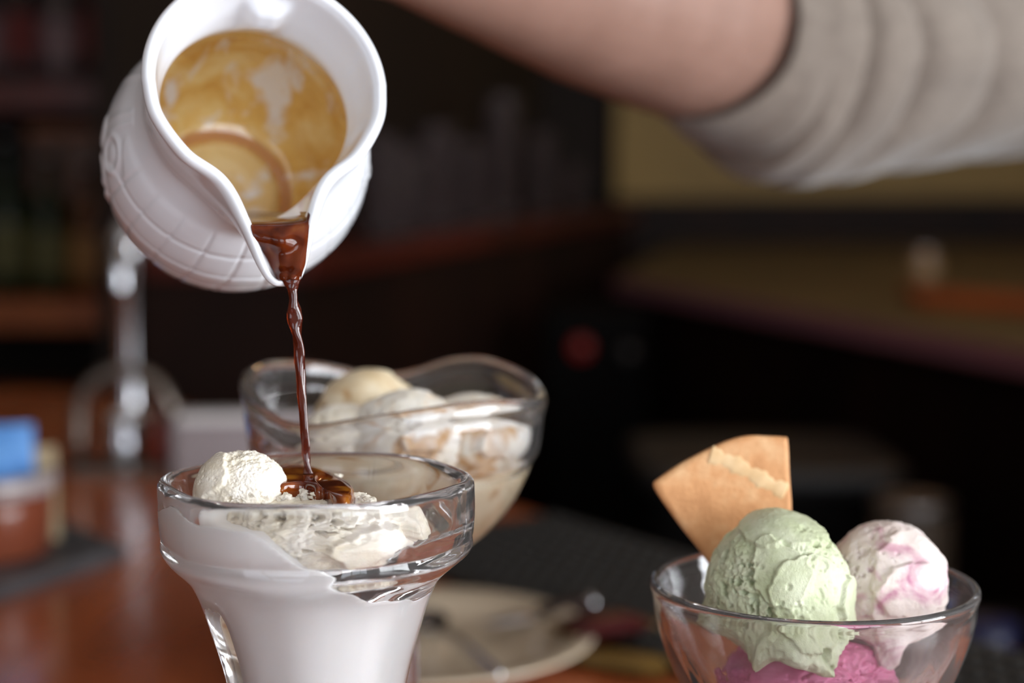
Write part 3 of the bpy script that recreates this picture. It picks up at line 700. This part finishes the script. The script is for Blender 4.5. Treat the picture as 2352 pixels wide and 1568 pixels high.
rid = 1 - 2 * (1 - np.abs(np.sin(ph_ * 0.5))) ** 2.2          # broad crests with narrow creases between
FN = (0.45 + 0.55 * cs3(0.8, 1.1, 12)) * rid * np.clip(1.5 - U_ * 0.22, 0.5, 1) + 0.5 * cs3(1.4, 1.6, 5) + 0.6 * cs3(0.7, 2.2, 9) * np.clip(U_ - 1.5, 0, 1)
V = []
for i, p in enumerate(pp):
    u = i / (n - 1) * 6
    tg = (pp[min(i + 1, n - 1)] - pp[max(i - 1, 0)]).normalized()
    if i < 26: tg = (tg * (i / 26) + (elbow - wrist).normalized() * (1 - i / 26)).normalized()
    a_ = tg.cross(Vector((0, 0, 1))).normalized(); b_ = a_.cross(tg).normalized()
    if b_.z < 0: b_ = -b_
    for j in range(NS):
        c = 2 * PI * j / NS
        amp = 0.0060 * min(1, max(0, (u - 0.25) / 0.8)) * (1 if u < 5 else 6 - u)
        fold = amp * float(FN[i, j])
        r = rr[i] + fold
        s_ = math.sin(c)
        drop = 0.005 * max(0, -s_) ** 2 * math.exp(-((u - 1.9) / 0.9) ** 2)
        q = p + a_ * r * math.cos(c) + b_ * (r * s_ - drop)
        if i < 20: q = q - (elbow - wrist).normalized() * 0.012 * max(0, -s_) ** 3 * (1 - i / 20)
        V.append(q)
slv = mesh_obj('sleeve', V, grid_faces(n, NS), CLOTH, person)
so = slv.modifiers.new('solidify', 'SOLIDIFY'); so.thickness = 0.0025; so.offset = -1
tp = [Vector((0.72, 1.16, 0.62)), Vector((0.73, 1.16, 0.85)), Vector((0.72, 1.13, 1.05)), Vector((0.70, 1.11, 1.20)), Vector((0.69, 1.10, 1.29)), Vector((0.69, 1.10, 1.34))]
tsp = spline(tp, 8); tr = np.interp(np.linspace(0, 5, len(tsp)), range(6), [0.17, 0.165, 0.18, 0.175, 0.12, 0.06])
tube('shirt', tsp, tr, CLOTH, person, 40, (0, 1, 0), [0.66] * len(tsp))

# ------------------------------------------------------------------ plate, spoon and small things on the counter
pc = T(950, 1560); pc = Vector((P(950, 1500, 0.9).x, 0.892, TZ))
lathe('plate', [(0.0005, 0.0035), (0.05, 0.0035), (0.062, 0.005), (0.078, 0.0105), (0.095, 0.0145), (0.0965, 0.0138), (0.0955, 0.0125), (0.08, 0.0085), (0.06, 0.001), (0.055, 0.0), (0.0005, 0.0002)], CREAMPLATE, seg=72, loc=pc)
tag(bpy.data.objects['plate'], 'cream side plate with a spoon on it, behind the tall glass', 'plate')
def spoon(name, p0, p1, label, bowl_r=0.015, handle_mat=None):
    root = thing(name, label, 'spoon', p0)
    d = (p1 - p0); ang = math.atan2(d.y, d.x); ln = math.hypot(d.x, d.y); root.rotation_euler = (0, 0, ang)
    dz = p1.z - p0.z
    V = []
    n1, n2 = 10, 20
    for side in (0, 1):
        for i in range(n1 + 1):
            for j in range(n2):
                a = 2 * PI * j / n2; r = i / n1
                V.append((bowl_r * 1.45 * r * math.cos(a), bowl_r * (1 - 0.18 * math.cos(a)) * r * math.sin(a), 0.0012 + 0.0055 * r * r + (0.0011 if side else 0)))
    fs = []
    m = (n1 + 1) * n2
    for k in (0, m):
        fs += [tuple(q + k for q in f_) for f_ in grid_faces(n1 + 1, n2)]
    fs += [(n1 * n2 + j, n1 * n2 + (j + 1) % n2, m + n1 * n2 + (j + 1) % n2, m + n1 * n2 + j) for j in range(n2)]
    mesh_obj('spoon_bowl', V, fs, CHROME, root)
    hp = spline([(bowl_r * 1.35, 0, 0.0065), (bowl_r * 1.35 + 0.025, 0, 0.010), (ln * 0.6, 0, 0.010 + dz * .6), (ln, 0, 0.006 + dz)], 8)
    tube('handle', hp, np.interp(np.linspace(0, 1, len(hp)), [0, .3, .8, 1], [.0030, .0026, .0045, .0060]), handle_mat or CHROME, root, 12, (0, 1, 0), [0.35] * len(hp))
    return root
spoon('teaspoon', T(965, 1450, TZ + 0.005) , T(1150, 1590, TZ + 0.006), 'steel teaspoon lying on the cream plate', 0.016)
kn = thing('table_knife', 'dark-handled knife lying on the bar mat behind the cream plate', 'knife')
k0, k1 = T(1110, 1432, TZ + .013), T(1368, 1382, TZ + .013)
kp = [k0.lerp(k1, q / 12) for q in range(13)]
tube('handle', kp[6:], [.0042, .0048, .005, .005, .005, .0052, .0046], DARKWOOD, kn, 12, (0, 0, 1), [0.9] * 7)
tube('knife_blade', kp[:7], [.001, .005, .0065, .007, .007, .0065, .004], STEEL, kn, 10, (0, 0, 1), [0.15] * 7)
tube('ferrule', [k0.lerp(k1, 0.92), k0.lerp(k1, 0.97)], [.0054, .0054], CHROME, kn, 12)
def packet(name, loc, rz, sx, sy, sz, m, label, cat, tilt=0.0, m2=None):
    root = thing(name, label, cat, loc, rz); root.rotation_euler = (tilt, 0, rz)
    V = []; nx_, ny_ = 10, 8
    for side in (1, -1):
        for i in range(nx_ + 1):
            for j in range(ny_ + 1):
                u, w_ = i / nx_ * 2 - 1, j / ny_ * 2 - 1
                V.append((u * sx / 2, w_ * sy / 2, sz / 2 + side * (sz / 2 * (1 - u ** 4) * (1 - w_ ** 4) + 0.0003)))
    k = (nx_ + 1) * (ny_ + 1); fs = []
    for b0 in (0, k):
        fs += [tuple(q + b0 for q in f_) for f_ in grid_faces(nx_ + 1, ny_ + 1, False)]
    mesh_obj('packet_body', V, fs, m, root)
    for s_ in (-1, 1):
        box('crimp', s_ * sx / 2 - 0.002, s_ * sx / 2 + 0.002, -sy / 2, sy / 2, sz / 2 - .0006, sz / 2 + .0006, m2 or m, root)
    return root
REDP = mat('dark_red_foil', srgb(58, 9, 12), 0.35); YELP = mat('mustard_foil', srgb(98, 72, 24), 0.45); BLUEP = noisy('blue_paper', [(0.3, srgb(60, 120, 190)), (0.7, srgb(96, 152, 214))], 60, 0.6)
CREAMP = mat('cream_paper', srgb(140, 122, 90), 0.6)
packet('sauce_packet', T(1385, 1460, TZ + .010), 0.5, 0.05, 0.03, 0.012, REDP, 'dark red sauce packet with yellow ends beside the cream plate', 'packet', 0, YELP)
packet('sauce_packet', T(1425, 1535), -0.5, 0.05, 0.03, 0.008, YELP, 'mustard-yellow sauce packet on the wood near the round bowl', 'packet')

# left side: slate board, sugar pot, packets
c0 = T(292, 1285); c1 = T(-60, 1405); c2 = T(150, 1225)
dA = Vector((c1.x - c0.x, c1.y - c0.y)); dB = Vector((c2.x - c0.x, c2.y - c0.y)).normalized() * 0.20
poly = [(c0.x, c0.y), (c0.x + dB.x, c0.y + dB.y), (c0.x + dB.x + dA.x * 1.4, c0.y + dB.y + dA.y * 1.4), (c0.x + dA.x * 1.4, c0.y + dA.y * 1.4)]
br = thing('slate_board', 'dark grey slate serving board at the left edge of the counter', 'board')
prism('board_body', poly, TZ, TZ + 0.010, SLATE, br, 0.002)
spc = T(-40, 1270, TZ + 0.010)
pot = thing('sugar_pot', 'round metal pot with the table reflection painted on as brown and a grey rim standing on the slate board', 'pot', spc)
BROWNREFL = noisy('painted_table_reflection', [(0.3, srgb(92, 44, 30)), (0.7, srgb(122, 64, 44))], 12, 0.2)  # table reflection on polished metal, put into the colour as brown
GREYGL = mat('grey_glaze', srgb(150, 140, 140), 0.25)
lathe('pot_body', [(0.0005, 0.0), (0.040, 0.0), (0.044, 0.004), (0.0455, 0.03), (0.046, 0.043), (0.042, 0.043), (0.041, 0.012), (0.0005, 0.010)], BROWNREFL, pot, 56)
lathe('pot_rim', [(0.0465, 0.042), (0.0485, 0.045), (0.0485, 0.053), (0.046, 0.055), (0.043, 0.053), (0.0425, 0.042)], GREYGL, pot, 56, cap=False)
for k, (a, b, m, lb) in enumerate(((0.012, -0.012, BLUEP, 'bright blue sugar packet at the front of the brown pot'), (-0.008, 0.002, BLUEP, 'blue sugar packet behind the front one in the brown pot'), (0.018, 0.010, BLUEP, 'blue sugar packet at the right back of the brown pot'), (0.031, 0.016, CREAMP, 'cream sweetener packet leaning out of the brown pot to the right'))):
    pk = packet('sugar_packet', spc + Vector((a, b, 0.052 if m is BLUEP else 0.036)), 0.15 * k, 0.024, 0.062, 0.006, m, lb, 'packet', math.radians(84), None); pk['group'] = 'sugar packets in the brown pot'

# chrome hoop stand with steel creamer inside, tap column, napkin holder, red shaker
hc = T(290, 1085)
hoop = thing('menu_hoop', 'tall steel hoop stand on the counter left of the tall glass', 'stand', hc)
hpp = [Vector((0.040 * math.cos(a), 0, 0.046 + 0.042 * math.sin(a))) for a in np.linspace(PI, 0, 25)]
hpp = [Vector((-0.041, 0, 0.004)), Vector((-0.0405, 0, 0.03))] + hpp + [Vector((0.0405, 0, 0.03)), Vector((0.041, 0, 0.004))]
tube('hoop', hpp, 0.0062, mat('bronze_metal', (0.16, 0.13, 0.11, 1), 0.3, Metallic=0.8), hoop, 14)
prism('stand_base', rounded_rect(-0.05, 0.05, -0.025, 0.025, 0.012), 0, 0.007, bpy.data.materials['bronze_metal'], hoop, 0.002)
lathe('steel_creamer', [(0.0005, 0), (0.017, 0), (0.020, 0.004), (0.021, 0.020), (0.017, 0.036), (0.0185, 0.044), (0.017, 0.044), (0.015, 0.036), (0.018, 0.02), (0.0005, 0.006)], CHROME, seg=40, loc=hc + Vector((-0.010, 0.045, 0.0)))
tag(bpy.data.objects['steel_creamer'], 'small steel creamer seen through the hoop stand', 'creamer')
sh_ = thing('pepper_shaker', 'slim dark red shaker with a steel cap right of the hoop stand', 'shaker', T(388, 1070))
lathe('shaker_body', [(0.0005, 0), (0.012, 0), (0.013, 0.004), (0.012, 0.030), (0.0115, 0.045), (0.0005, 0.045)], mat('red_enamel', srgb(150, 22, 28), 0.3), sh_, 28)
lathe('shaker_cap', [(0.0122, 0.045), (0.0122, 0.050), (0.008, 0.055), (0.0005, 0.056)], STEEL, sh_, 28)
nh = thing('napkin_holder', 'low grey metal napkin holder behind the wavy dish', 'holder', T(500, 1092), 0.1)
prism('holder_body', rounded_rect(-0.038, 0.075, -0.02, 0.02, 0.006), 0, 0.048, mat('satin_grey_metal', srgb(140, 130, 132), 0.35, Metallic=0.3), nh, 0.002)
prism('napkin_stack', rounded_rect(-0.033, 0.070, -0.015, 0.015, 0.003), 0.046, 0.054, mat('white_paper', srgb(200, 195, 195), 0.7), nh, 0.001)
tp0 = T(302, 985)
tap = thing('beer_tap', 'chrome tap column rising behind the jug at the left', 'tap', tp0)
hgt = P(302, 500, (tp0 - CAM).dot(FW)).z - TZ
lathe('tap_column', [(0.0005, 0), (0.024, 0), (0.024, 0.006), (0.0135, 0.014), (0.0115, 0.03), (0.0115, hgt - 0.06), (0.016, hgt - 0.05), (0.017, hgt - 0.02), (0.012, hgt - 0.004), (0.0005, hgt)], CHROME, tap, 40)
tube('tap_spout', spline([(0, 0, hgt - .035), (0.001, -0.02, hgt - .030), (0.002, -0.038, hgt - .040), (0.002, -0.041, hgt - .068)], 6), 0.0075, CHROME, tap, 14)
lathe('tap_handle', [(0.006, hgt - .006), (0.007, hgt + 0.03), (0.013, hgt + 0.08), (0.012, hgt + 0.10), (0.0005, hgt + 0.105)], mat('black_plastic', srgb(22, 20, 20), 0.3), tap, 24)

# ------------------------------------------------------------------ back bar: long shelf running into the corner
s0 = Vector((-0.24, 2.05)); s1 = Vector((0.33, 4.5)); sd = (s1 - s0).normalized(); sn = Vector((-sd.y, sd.x))   # sn points left
def SPt(a, b): q = s0 + sd * a + sn * b; return (q.x, q.y)
SLn = (s1 - s0).length; SZ = 0.905
bb = thing('back_bar', 'dark wooden back bar with a red-brown shelf top running into the corner', 'cabinet')
prism('shelf_top', [SPt(0, 0.26), SPt(0, 0), SPt(SLn, 0), SPt(SLn, 0.26)], SZ - 0.03, SZ, MAHOG, bb, 0.003)
prism('cabinet_body', [SPt(0.01, 0.25), SPt(0.01, 0.02), SPt(SLn, 0.02), SPt(SLn, 0.25)], 0, SZ - 0.03, DARKWOOD, bb)
prism('back_panel', [SPt(0.02, 0.29), SPt(0.02, 0.262), SPt(SLn, 0.262), SPt(SLn, 0.29)], 0, 1.9, WALLDARK, bb)
TUMB = mat('smoky_tumbler_glass', srgb(164, 148, 148), 0.05, Transmission_Weight=0.9, IOR=1.45)
tprof = [(0.0005, 0), (0.026, 0), (0.029, 0.004), (0.034, 0.15), (0.0345, 0.152), (0.0325, 0.152), (0.0275, 0.010), (0.0005, 0.008)]
names = ['first', 'second', 'third', 'fourth', 'fifth', 'sixth', 'seventh', 'eighth', 'ninth']
base = None
for k, px in enumerate((872, 930, 1000, 1075, 1150, 1235, 1310)):
    u = (px - 1176) / F     # solve along the shelf line with inset 0.09
    a = (s0.y * u - s0.x - sn.x * 0.09 + sn.y * 0.09 * u) / (sd.x - sd.y * u)
    q = SPt(a, 0.09)
    if base is None: o = base = lathe('tumbler', tprof, TUMB, seg=36)
    else: o = base.copy(); COL.objects.link(o)
    o.location = (q[0], q[1], SZ + 0.0004); o.scale = (1, 1, (1.0, .9, 1.15, 1.0, 1.6, 1.2, 0.75)[k])
    tag(o, f'clear tall glass on the red-brown shelf, {names[k]} counted from the white jug', 'glass', 'tall glasses on the back bar shelf')

# red pilot lamp and knobs on a dark under-counter machine in front of the corner
um = thing('ice_machine', 'black under-counter machine with a red pilot lamp below the shelf', 'machine')
BLK = mat('black_enamel', srgb(7, 5, 5), 0.8, Specular_IOR_Level=0.1)
mz = P(1335, 800, 2.9)
prism('machine_body', rounded_rect(0.055, 0.235, mz.y + 0.0125, mz.y + 0.15, 0.015), 0.0, mz.z + 0.06, BLK, um, 0.006)
lampm = mat('red_pilot_glow', srgb(90, 18, 16), 0.3); lb_ = lampm.node_tree.nodes['Principled BSDF']; lb_.inputs['Emission Color'].default_value = srgb(220, 40, 26); lb_.inputs['Emission Strength'].default_value = 0.07
def knob(nm, p, r, m):
    v_, f_ = lathe_data([(0.0005, 0), (r, 0), (r, 0.008), (r * .8, 0.013), (0.0005, 0.014)], 24)
    o = mesh_obj(nm, v_, f_, m, um); o.location = p; o.rotation_euler = (PI / 2, 0, 0); return o
knob('pilot_lamp', (mz.x, mz.y + .012, mz.z), 0.017, lampm)
knob('control_knob', (P(1445, 815, 2.9).x, mz.y + .012, P(1445, 815, 2.9).z), 0.016, mat('dark_knob', srgb(44, 40, 40), 0.4))

# right: work counter, backsplash, olive wall panel, things on it
rc = thing('work_counter', 'dark work counter with a pale edge running along the right behind the sleeve', 'counter')
CZ = 0.80
f0 = T(1440, 640, CZ); f1 = T(2480, 822, CZ)
fd = Vector((f1.x - f0.x, f1.y - f0.y))
p0 = (f0.x - fd.x * .04, f0.y - fd.y * .04); p1 = (f1.x + fd.x * .4, f1.y + fd.y * .4)
poly = [p0, p1, (2.28, p1[1]), (2.28, 4.86), (0.46, 4.86)]
CTOP = noisy('dark_bronze_laminate', [(0.3, srgb(74, 59, 36)), (0.7, srgb(98, 80, 48))], 6, 0.5, Specular_IOR_Level=0.3)
prism('counter_top', poly, CZ - 0.012, CZ, CTOP, rc, 0.001)
EDGE = mat('mauve_edge_band', srgb(156, 104, 114), 0.3)
n2 = Vector((-fd.y, fd.x)).normalized(); n2 = n2 if n2.y < 0 else -n2
prism('edge_band', [(p0[0] + n2.x * .006, p0[1] + n2.y * .006), (p1[0] + n2.x * .006, p1[1] + n2.y * .006), p1, p0], CZ - 0.030, CZ - 0.001, EDGE, rc)
prism('counter_front', [(p0[0] - n2.x * .02, p0[1] - n2.y * .02), (p1[0] - n2.x * .02, p1[1] - n2.y * .02), (p1[0] - n2.x * .04, p1[1] - n2.y * .04), (p0[0] - n2.x * .04, p0[1] - n2.y * .04)], 0.0, CZ - 0.012, DARKWOOD, rc)
struct(box('trim_1', 0.30, 2.3, 4.86, 4.99, 0.0, P(1900, 455, 4.8).z, DARKWOOD))
struct(box('trim_2', 0.30, 2.3, 4.93, 4.995, P(1900, 455, 4.8).z, 2.4, WALLOLIVE))
bd = T(2095, 700, CZ); bd2 = T(2420, 735, CZ)
cb = thing('cutting_board', 'orange-brown wooden board on the right work counter', 'board')
prism('board_body', [(bd.x, bd.y - .02), (bd2.x + .1, bd2.y - .02), (bd2.x + .1, bd2.y + .16), (bd.x + .02, bd.y + .16)], CZ, CZ + 0.018, noisy('orange_stained_wood', [(0.3, srgb(138, 58, 14)), (0.7, srgb(168, 78, 24))], 5, 0.5), cb, 0.003)
jl = T(2120, 640, CZ)
jr = thing('storage_jar', 'small beige jar with a steel lid on the work counter by the wooden board', 'jar', (jl.x, jl.y, CZ))
lathe('jar_body', [(0.0005, 0), (0.026, 0), (0.028, 0.004), (0.028, 0.038), (0.022, 0.046), (0.0005, 0.046)], mat('beige_ceramic', srgb(150, 120, 86), 0.4), jr, 32)
lathe('jar_lid', [(0.022, 0.046), (0.024, 0.049), (0.024, 0.056), (0.0005, 0.058)], STEEL, jr, 32)
# low work shelf and bin by the right edge
ib = thing('waste_bin', 'charcoal rounded bin standing behind the ice cream bowl', 'bin')
bz = P(1800, 1090, 1.95).z
bx0, bx1 = P(1470, 1100, 1.95).x, P(2125, 1100, 1.95).x
CHAR = mat('charcoal_plastic', srgb(26, 24, 25), 0.5)
prism('bin_body', rounded_rect(bx0 + .01, bx1 - .01, 1.96, 2.24, 0.04), 0.0, bz - 0.02, BLK, ib, 0.004)
prism('bin_lid', rounded_rect(bx0, bx1, 1.95, 2.25, 0.05), bz - 0.03, bz, CHAR, ib, 0.012)
cn = P(2085, 1225, 1.90)
cst = thing('tin_can', 'tall dull beige tin standing beside the charcoal bin', 'can', (cn.x + .012, 1.9, 0))
lathe('can_body', [(0.0005, 0), (0.045, 0), (0.045, cn.z + .02), (0.042, cn.z + .03), (0.0005, cn.z + .03)], mat('dull_beige_tin', srgb(96, 80, 66), 0.5), cst, 32)
lathe('can_rim', [(0.046, cn.z + .022), (0.047, cn.z + .028), (0.046, cn.z + .033), (0.043, cn.z + .031)], STEEL, cst, 32, cap=False)
ws = thing('work_shelf', 'low black work shelf below the counter at the lower right', 'shelf')
wz = P(2270, 1640, 1.30).z
prism('shelf_board', rounded_rect(0.36, 0.68, 1.22, 1.58, 0.02), wz - 0.02, wz, BLK, ws, 0.002)
for x in (0.40, 0.64):
    for y in (1.26, 1.54): box('leg', x - .012, x + .012, y - .012, y + .012, 0, wz - .02, BLK, ws)
sj = P(2270, 1560, 1.30)
j2 = thing('mustard_jar', 'mustard-yellow jar with a navy lid at the lower right edge', 'jar', (sj.x, sj.y + .02, wz))
jt = P(2270, 1490, 1.30).z - wz
lathe('jar_body', [(0.0005, 0), (0.026, 0), (0.028, 0.003), (0.028, jt - .01), (0.024, jt), (0.0005, jt)], mat('mustard_glaze', srgb(150, 92, 36), 0.35), j2, 32)
lathe('jar_lid', [(0.0265, jt - .002), (0.0275, jt + .002), (0.0275, jt + .018), (0.0005, jt + .020)], mat('navy_plastic', srgb(18, 22, 60), 0.4), j2, 32)

# left back: bottle shelves
ls = thing('bottle_shelf', 'dark wooden bottle shelf unit in the back at the left', 'shelf')
LY = 3.1
zA = P(150, 185, LY).z; zB = P(150, 690, LY).z; zC = P(150, 930, LY).z
prism('back_panel', [(-1.6, LY + .30), (-0.30, LY + .30), (-0.30, LY + .33), (-1.6, LY + .33)], 0, 2.3, WALLDARK, ls)
for nm, z, m in (('shelf_board', zA, MAHOG), ('shelf_board', zB, ORANGEWOOD), ('shelf_board', zC, ORANGEWOOD)):
    prism(nm, [(-1.6, LY), (-0.62, LY), (-0.62, LY + .29), (-1.6, LY + .29)], z - 0.055, z, m, ls, 0.003)
prism('side_panel', [(-0.62, LY), (-0.59, LY), (-0.59, LY + .29), (-0.62, LY + .29)], 0, 2.3, DARKWOOD, ls)
prism('shelf_base', [(-1.6, LY + .01), (-0.62, LY + .01), (-0.62, LY + .28), (-1.6, LY + .28)], 0, zC - .06, DARKWOOD, ls)
def bottle(x, y, z, h, r, m, lm, label):
    root = thing('bottle', label, 'bottle', (x, y, z + 0.0004), 0, 'bottles on the back shelves')
    lathe('bottle_body', [(0.0005, 0), (r * .95, 0), (r, 0.006), (r, h * .58), (r * .8, h * .66), (r * .36, h * .76), (r * .32, h * .95), (r * .36, h * .955), (r * .36, h * .975), (0.0005, h * .975)], m, root, 28)
    lathe('bottle_label', [(r * 1.012, h * .14), (r * 1.012, h * .46)], lm, root, 28, cap=False)
    lathe('bottle_cap', [(r * .38, h * .95), (r * .39, h), (0.0005, h)], STEEL, root, 20)
BT = {'amber': mat('amber_bottle_glass', srgb(96, 52, 18), 0.08, Transmission_Weight=0.3), 'green': mat('green_bottle_glass', srgb(34, 52, 34), 0.08, Transmission_Weight=0.3), 'dark': mat('dark_bottle_glass', srgb(26, 20, 22), 0.08), 'clear': mat('grey_bottle_glass', srgb(90, 84, 90), 0.06, Transmission_Weight=0.4)}
LB = {'amber': mat('tan_label', srgb(150, 110, 62), 0.6), 'green': mat('olive_label', srgb(96, 96, 58), 0.6), 'dark': mat('wine_red_label', srgb(96, 26, 26), 0.6), 'clear': mat('mauve_label', srgb(120, 104, 112), 0.6)}
def bx(px): return (px - 1176) / F * (LY + .12)
for px, kd, h in ((-20, 'clear', .26), (64, 'dark', .28), (152, 'clear', .25), (245, 'dark', .30), (342, 'green', .27)):
    bottle(bx(px), LY + .12, zA, h, 0.036, BT[kd], LB[kd], {-20: 'grey bottle cut by the left frame edge, on the upper back shelf', 64: 'dark bottle second from the left on the upper back shelf', 152: 'grey bottle in the middle of the upper back shelf', 245: 'dark tall bottle just left of the jug on the upper back shelf', 342: 'green bottle half hidden by the jug on the upper back shelf'}[px])
for px, kd, h in ((20, 'green', .30), (115, 'green', .27), (205, 'amber', .25), (290, 'clear', .28)):
    bottle(bx(px), LY + .12, zB, h, 0.036, BT[kd], LB[kd], {20: 'green bottle by the left frame edge on the middle back shelf', 115: 'shorter green bottle second on the middle back shelf', 205: 'amber bottle on the middle back shelf', 290: 'grey bottle next to the tap on the middle back shelf'}[px])
cbx = thing('wooden_crate', 'amber wooden box on the middle back shelf behind the bottles', 'box')
box('crate_body', bx(60), bx(330), LY + .17, LY + .28, zB + .0005, P(150, 285, LY).z - .02, noisy('amber_box_wood', [(0.3, srgb(96, 52, 20)), (0.7, srgb(124, 72, 30))], 6, 0.4), cbx, 0.004)
box('crate_lid', bx(55), bx(335), LY + .165, LY + .285, P(150, 285, LY).z - .02, P(150, 285, LY).z, ORANGEWOOD, cbx, 0.003)

# pendant lamps (above the frame)
BULB = mat('warm_bulb_glow', (1, 0.6, 0.25, 1), 0.3); b_ = BULB.node_tree.nodes['Principled BSDF']; b_.inputs['Emission Color'].default_value = (1, 0.55, 0.2, 1); b_.inputs['Emission Strength'].default_value = 30
for k, (x, y, z) in enumerate(((-0.5, 2.4, 1.95), (0.35, 2.7, 1.95), (1.1, 3.2, 1.95))):
    pl = thing('pendant_lamp', f'small brass pendant lamp over the bar, {names[k]} from the left', 'lamp', (x, y, z), 0, 'pendant lamps over the bar')
    lathe('lamp_shade', [(0.012, 0.13), (0.03, 0.12), (0.075, 0.02), (0.077, 0.02), (0.033, 0.125), (0.012, 0.136)], mat('aged_brass', srgb(150, 110, 60), 0.3, Metallic=1), pl, 28, cap=False)
    lathe('bulb', [(0.0005, 0.0), (0.018, 0.006), (0.027, 0.03), (0.02, 0.055), (0.011, 0.08), (0.0005, 0.085)], BULB, pl, 20)
    tube('cord', [Vector((0, 0, 0.13)), Vector((0, 0, 0.85))], 0.004, BLK, pl, 8)
    point('pendant_glow', (x, y, z - 0.02), 1.6, (1, 0.6, 0.3))
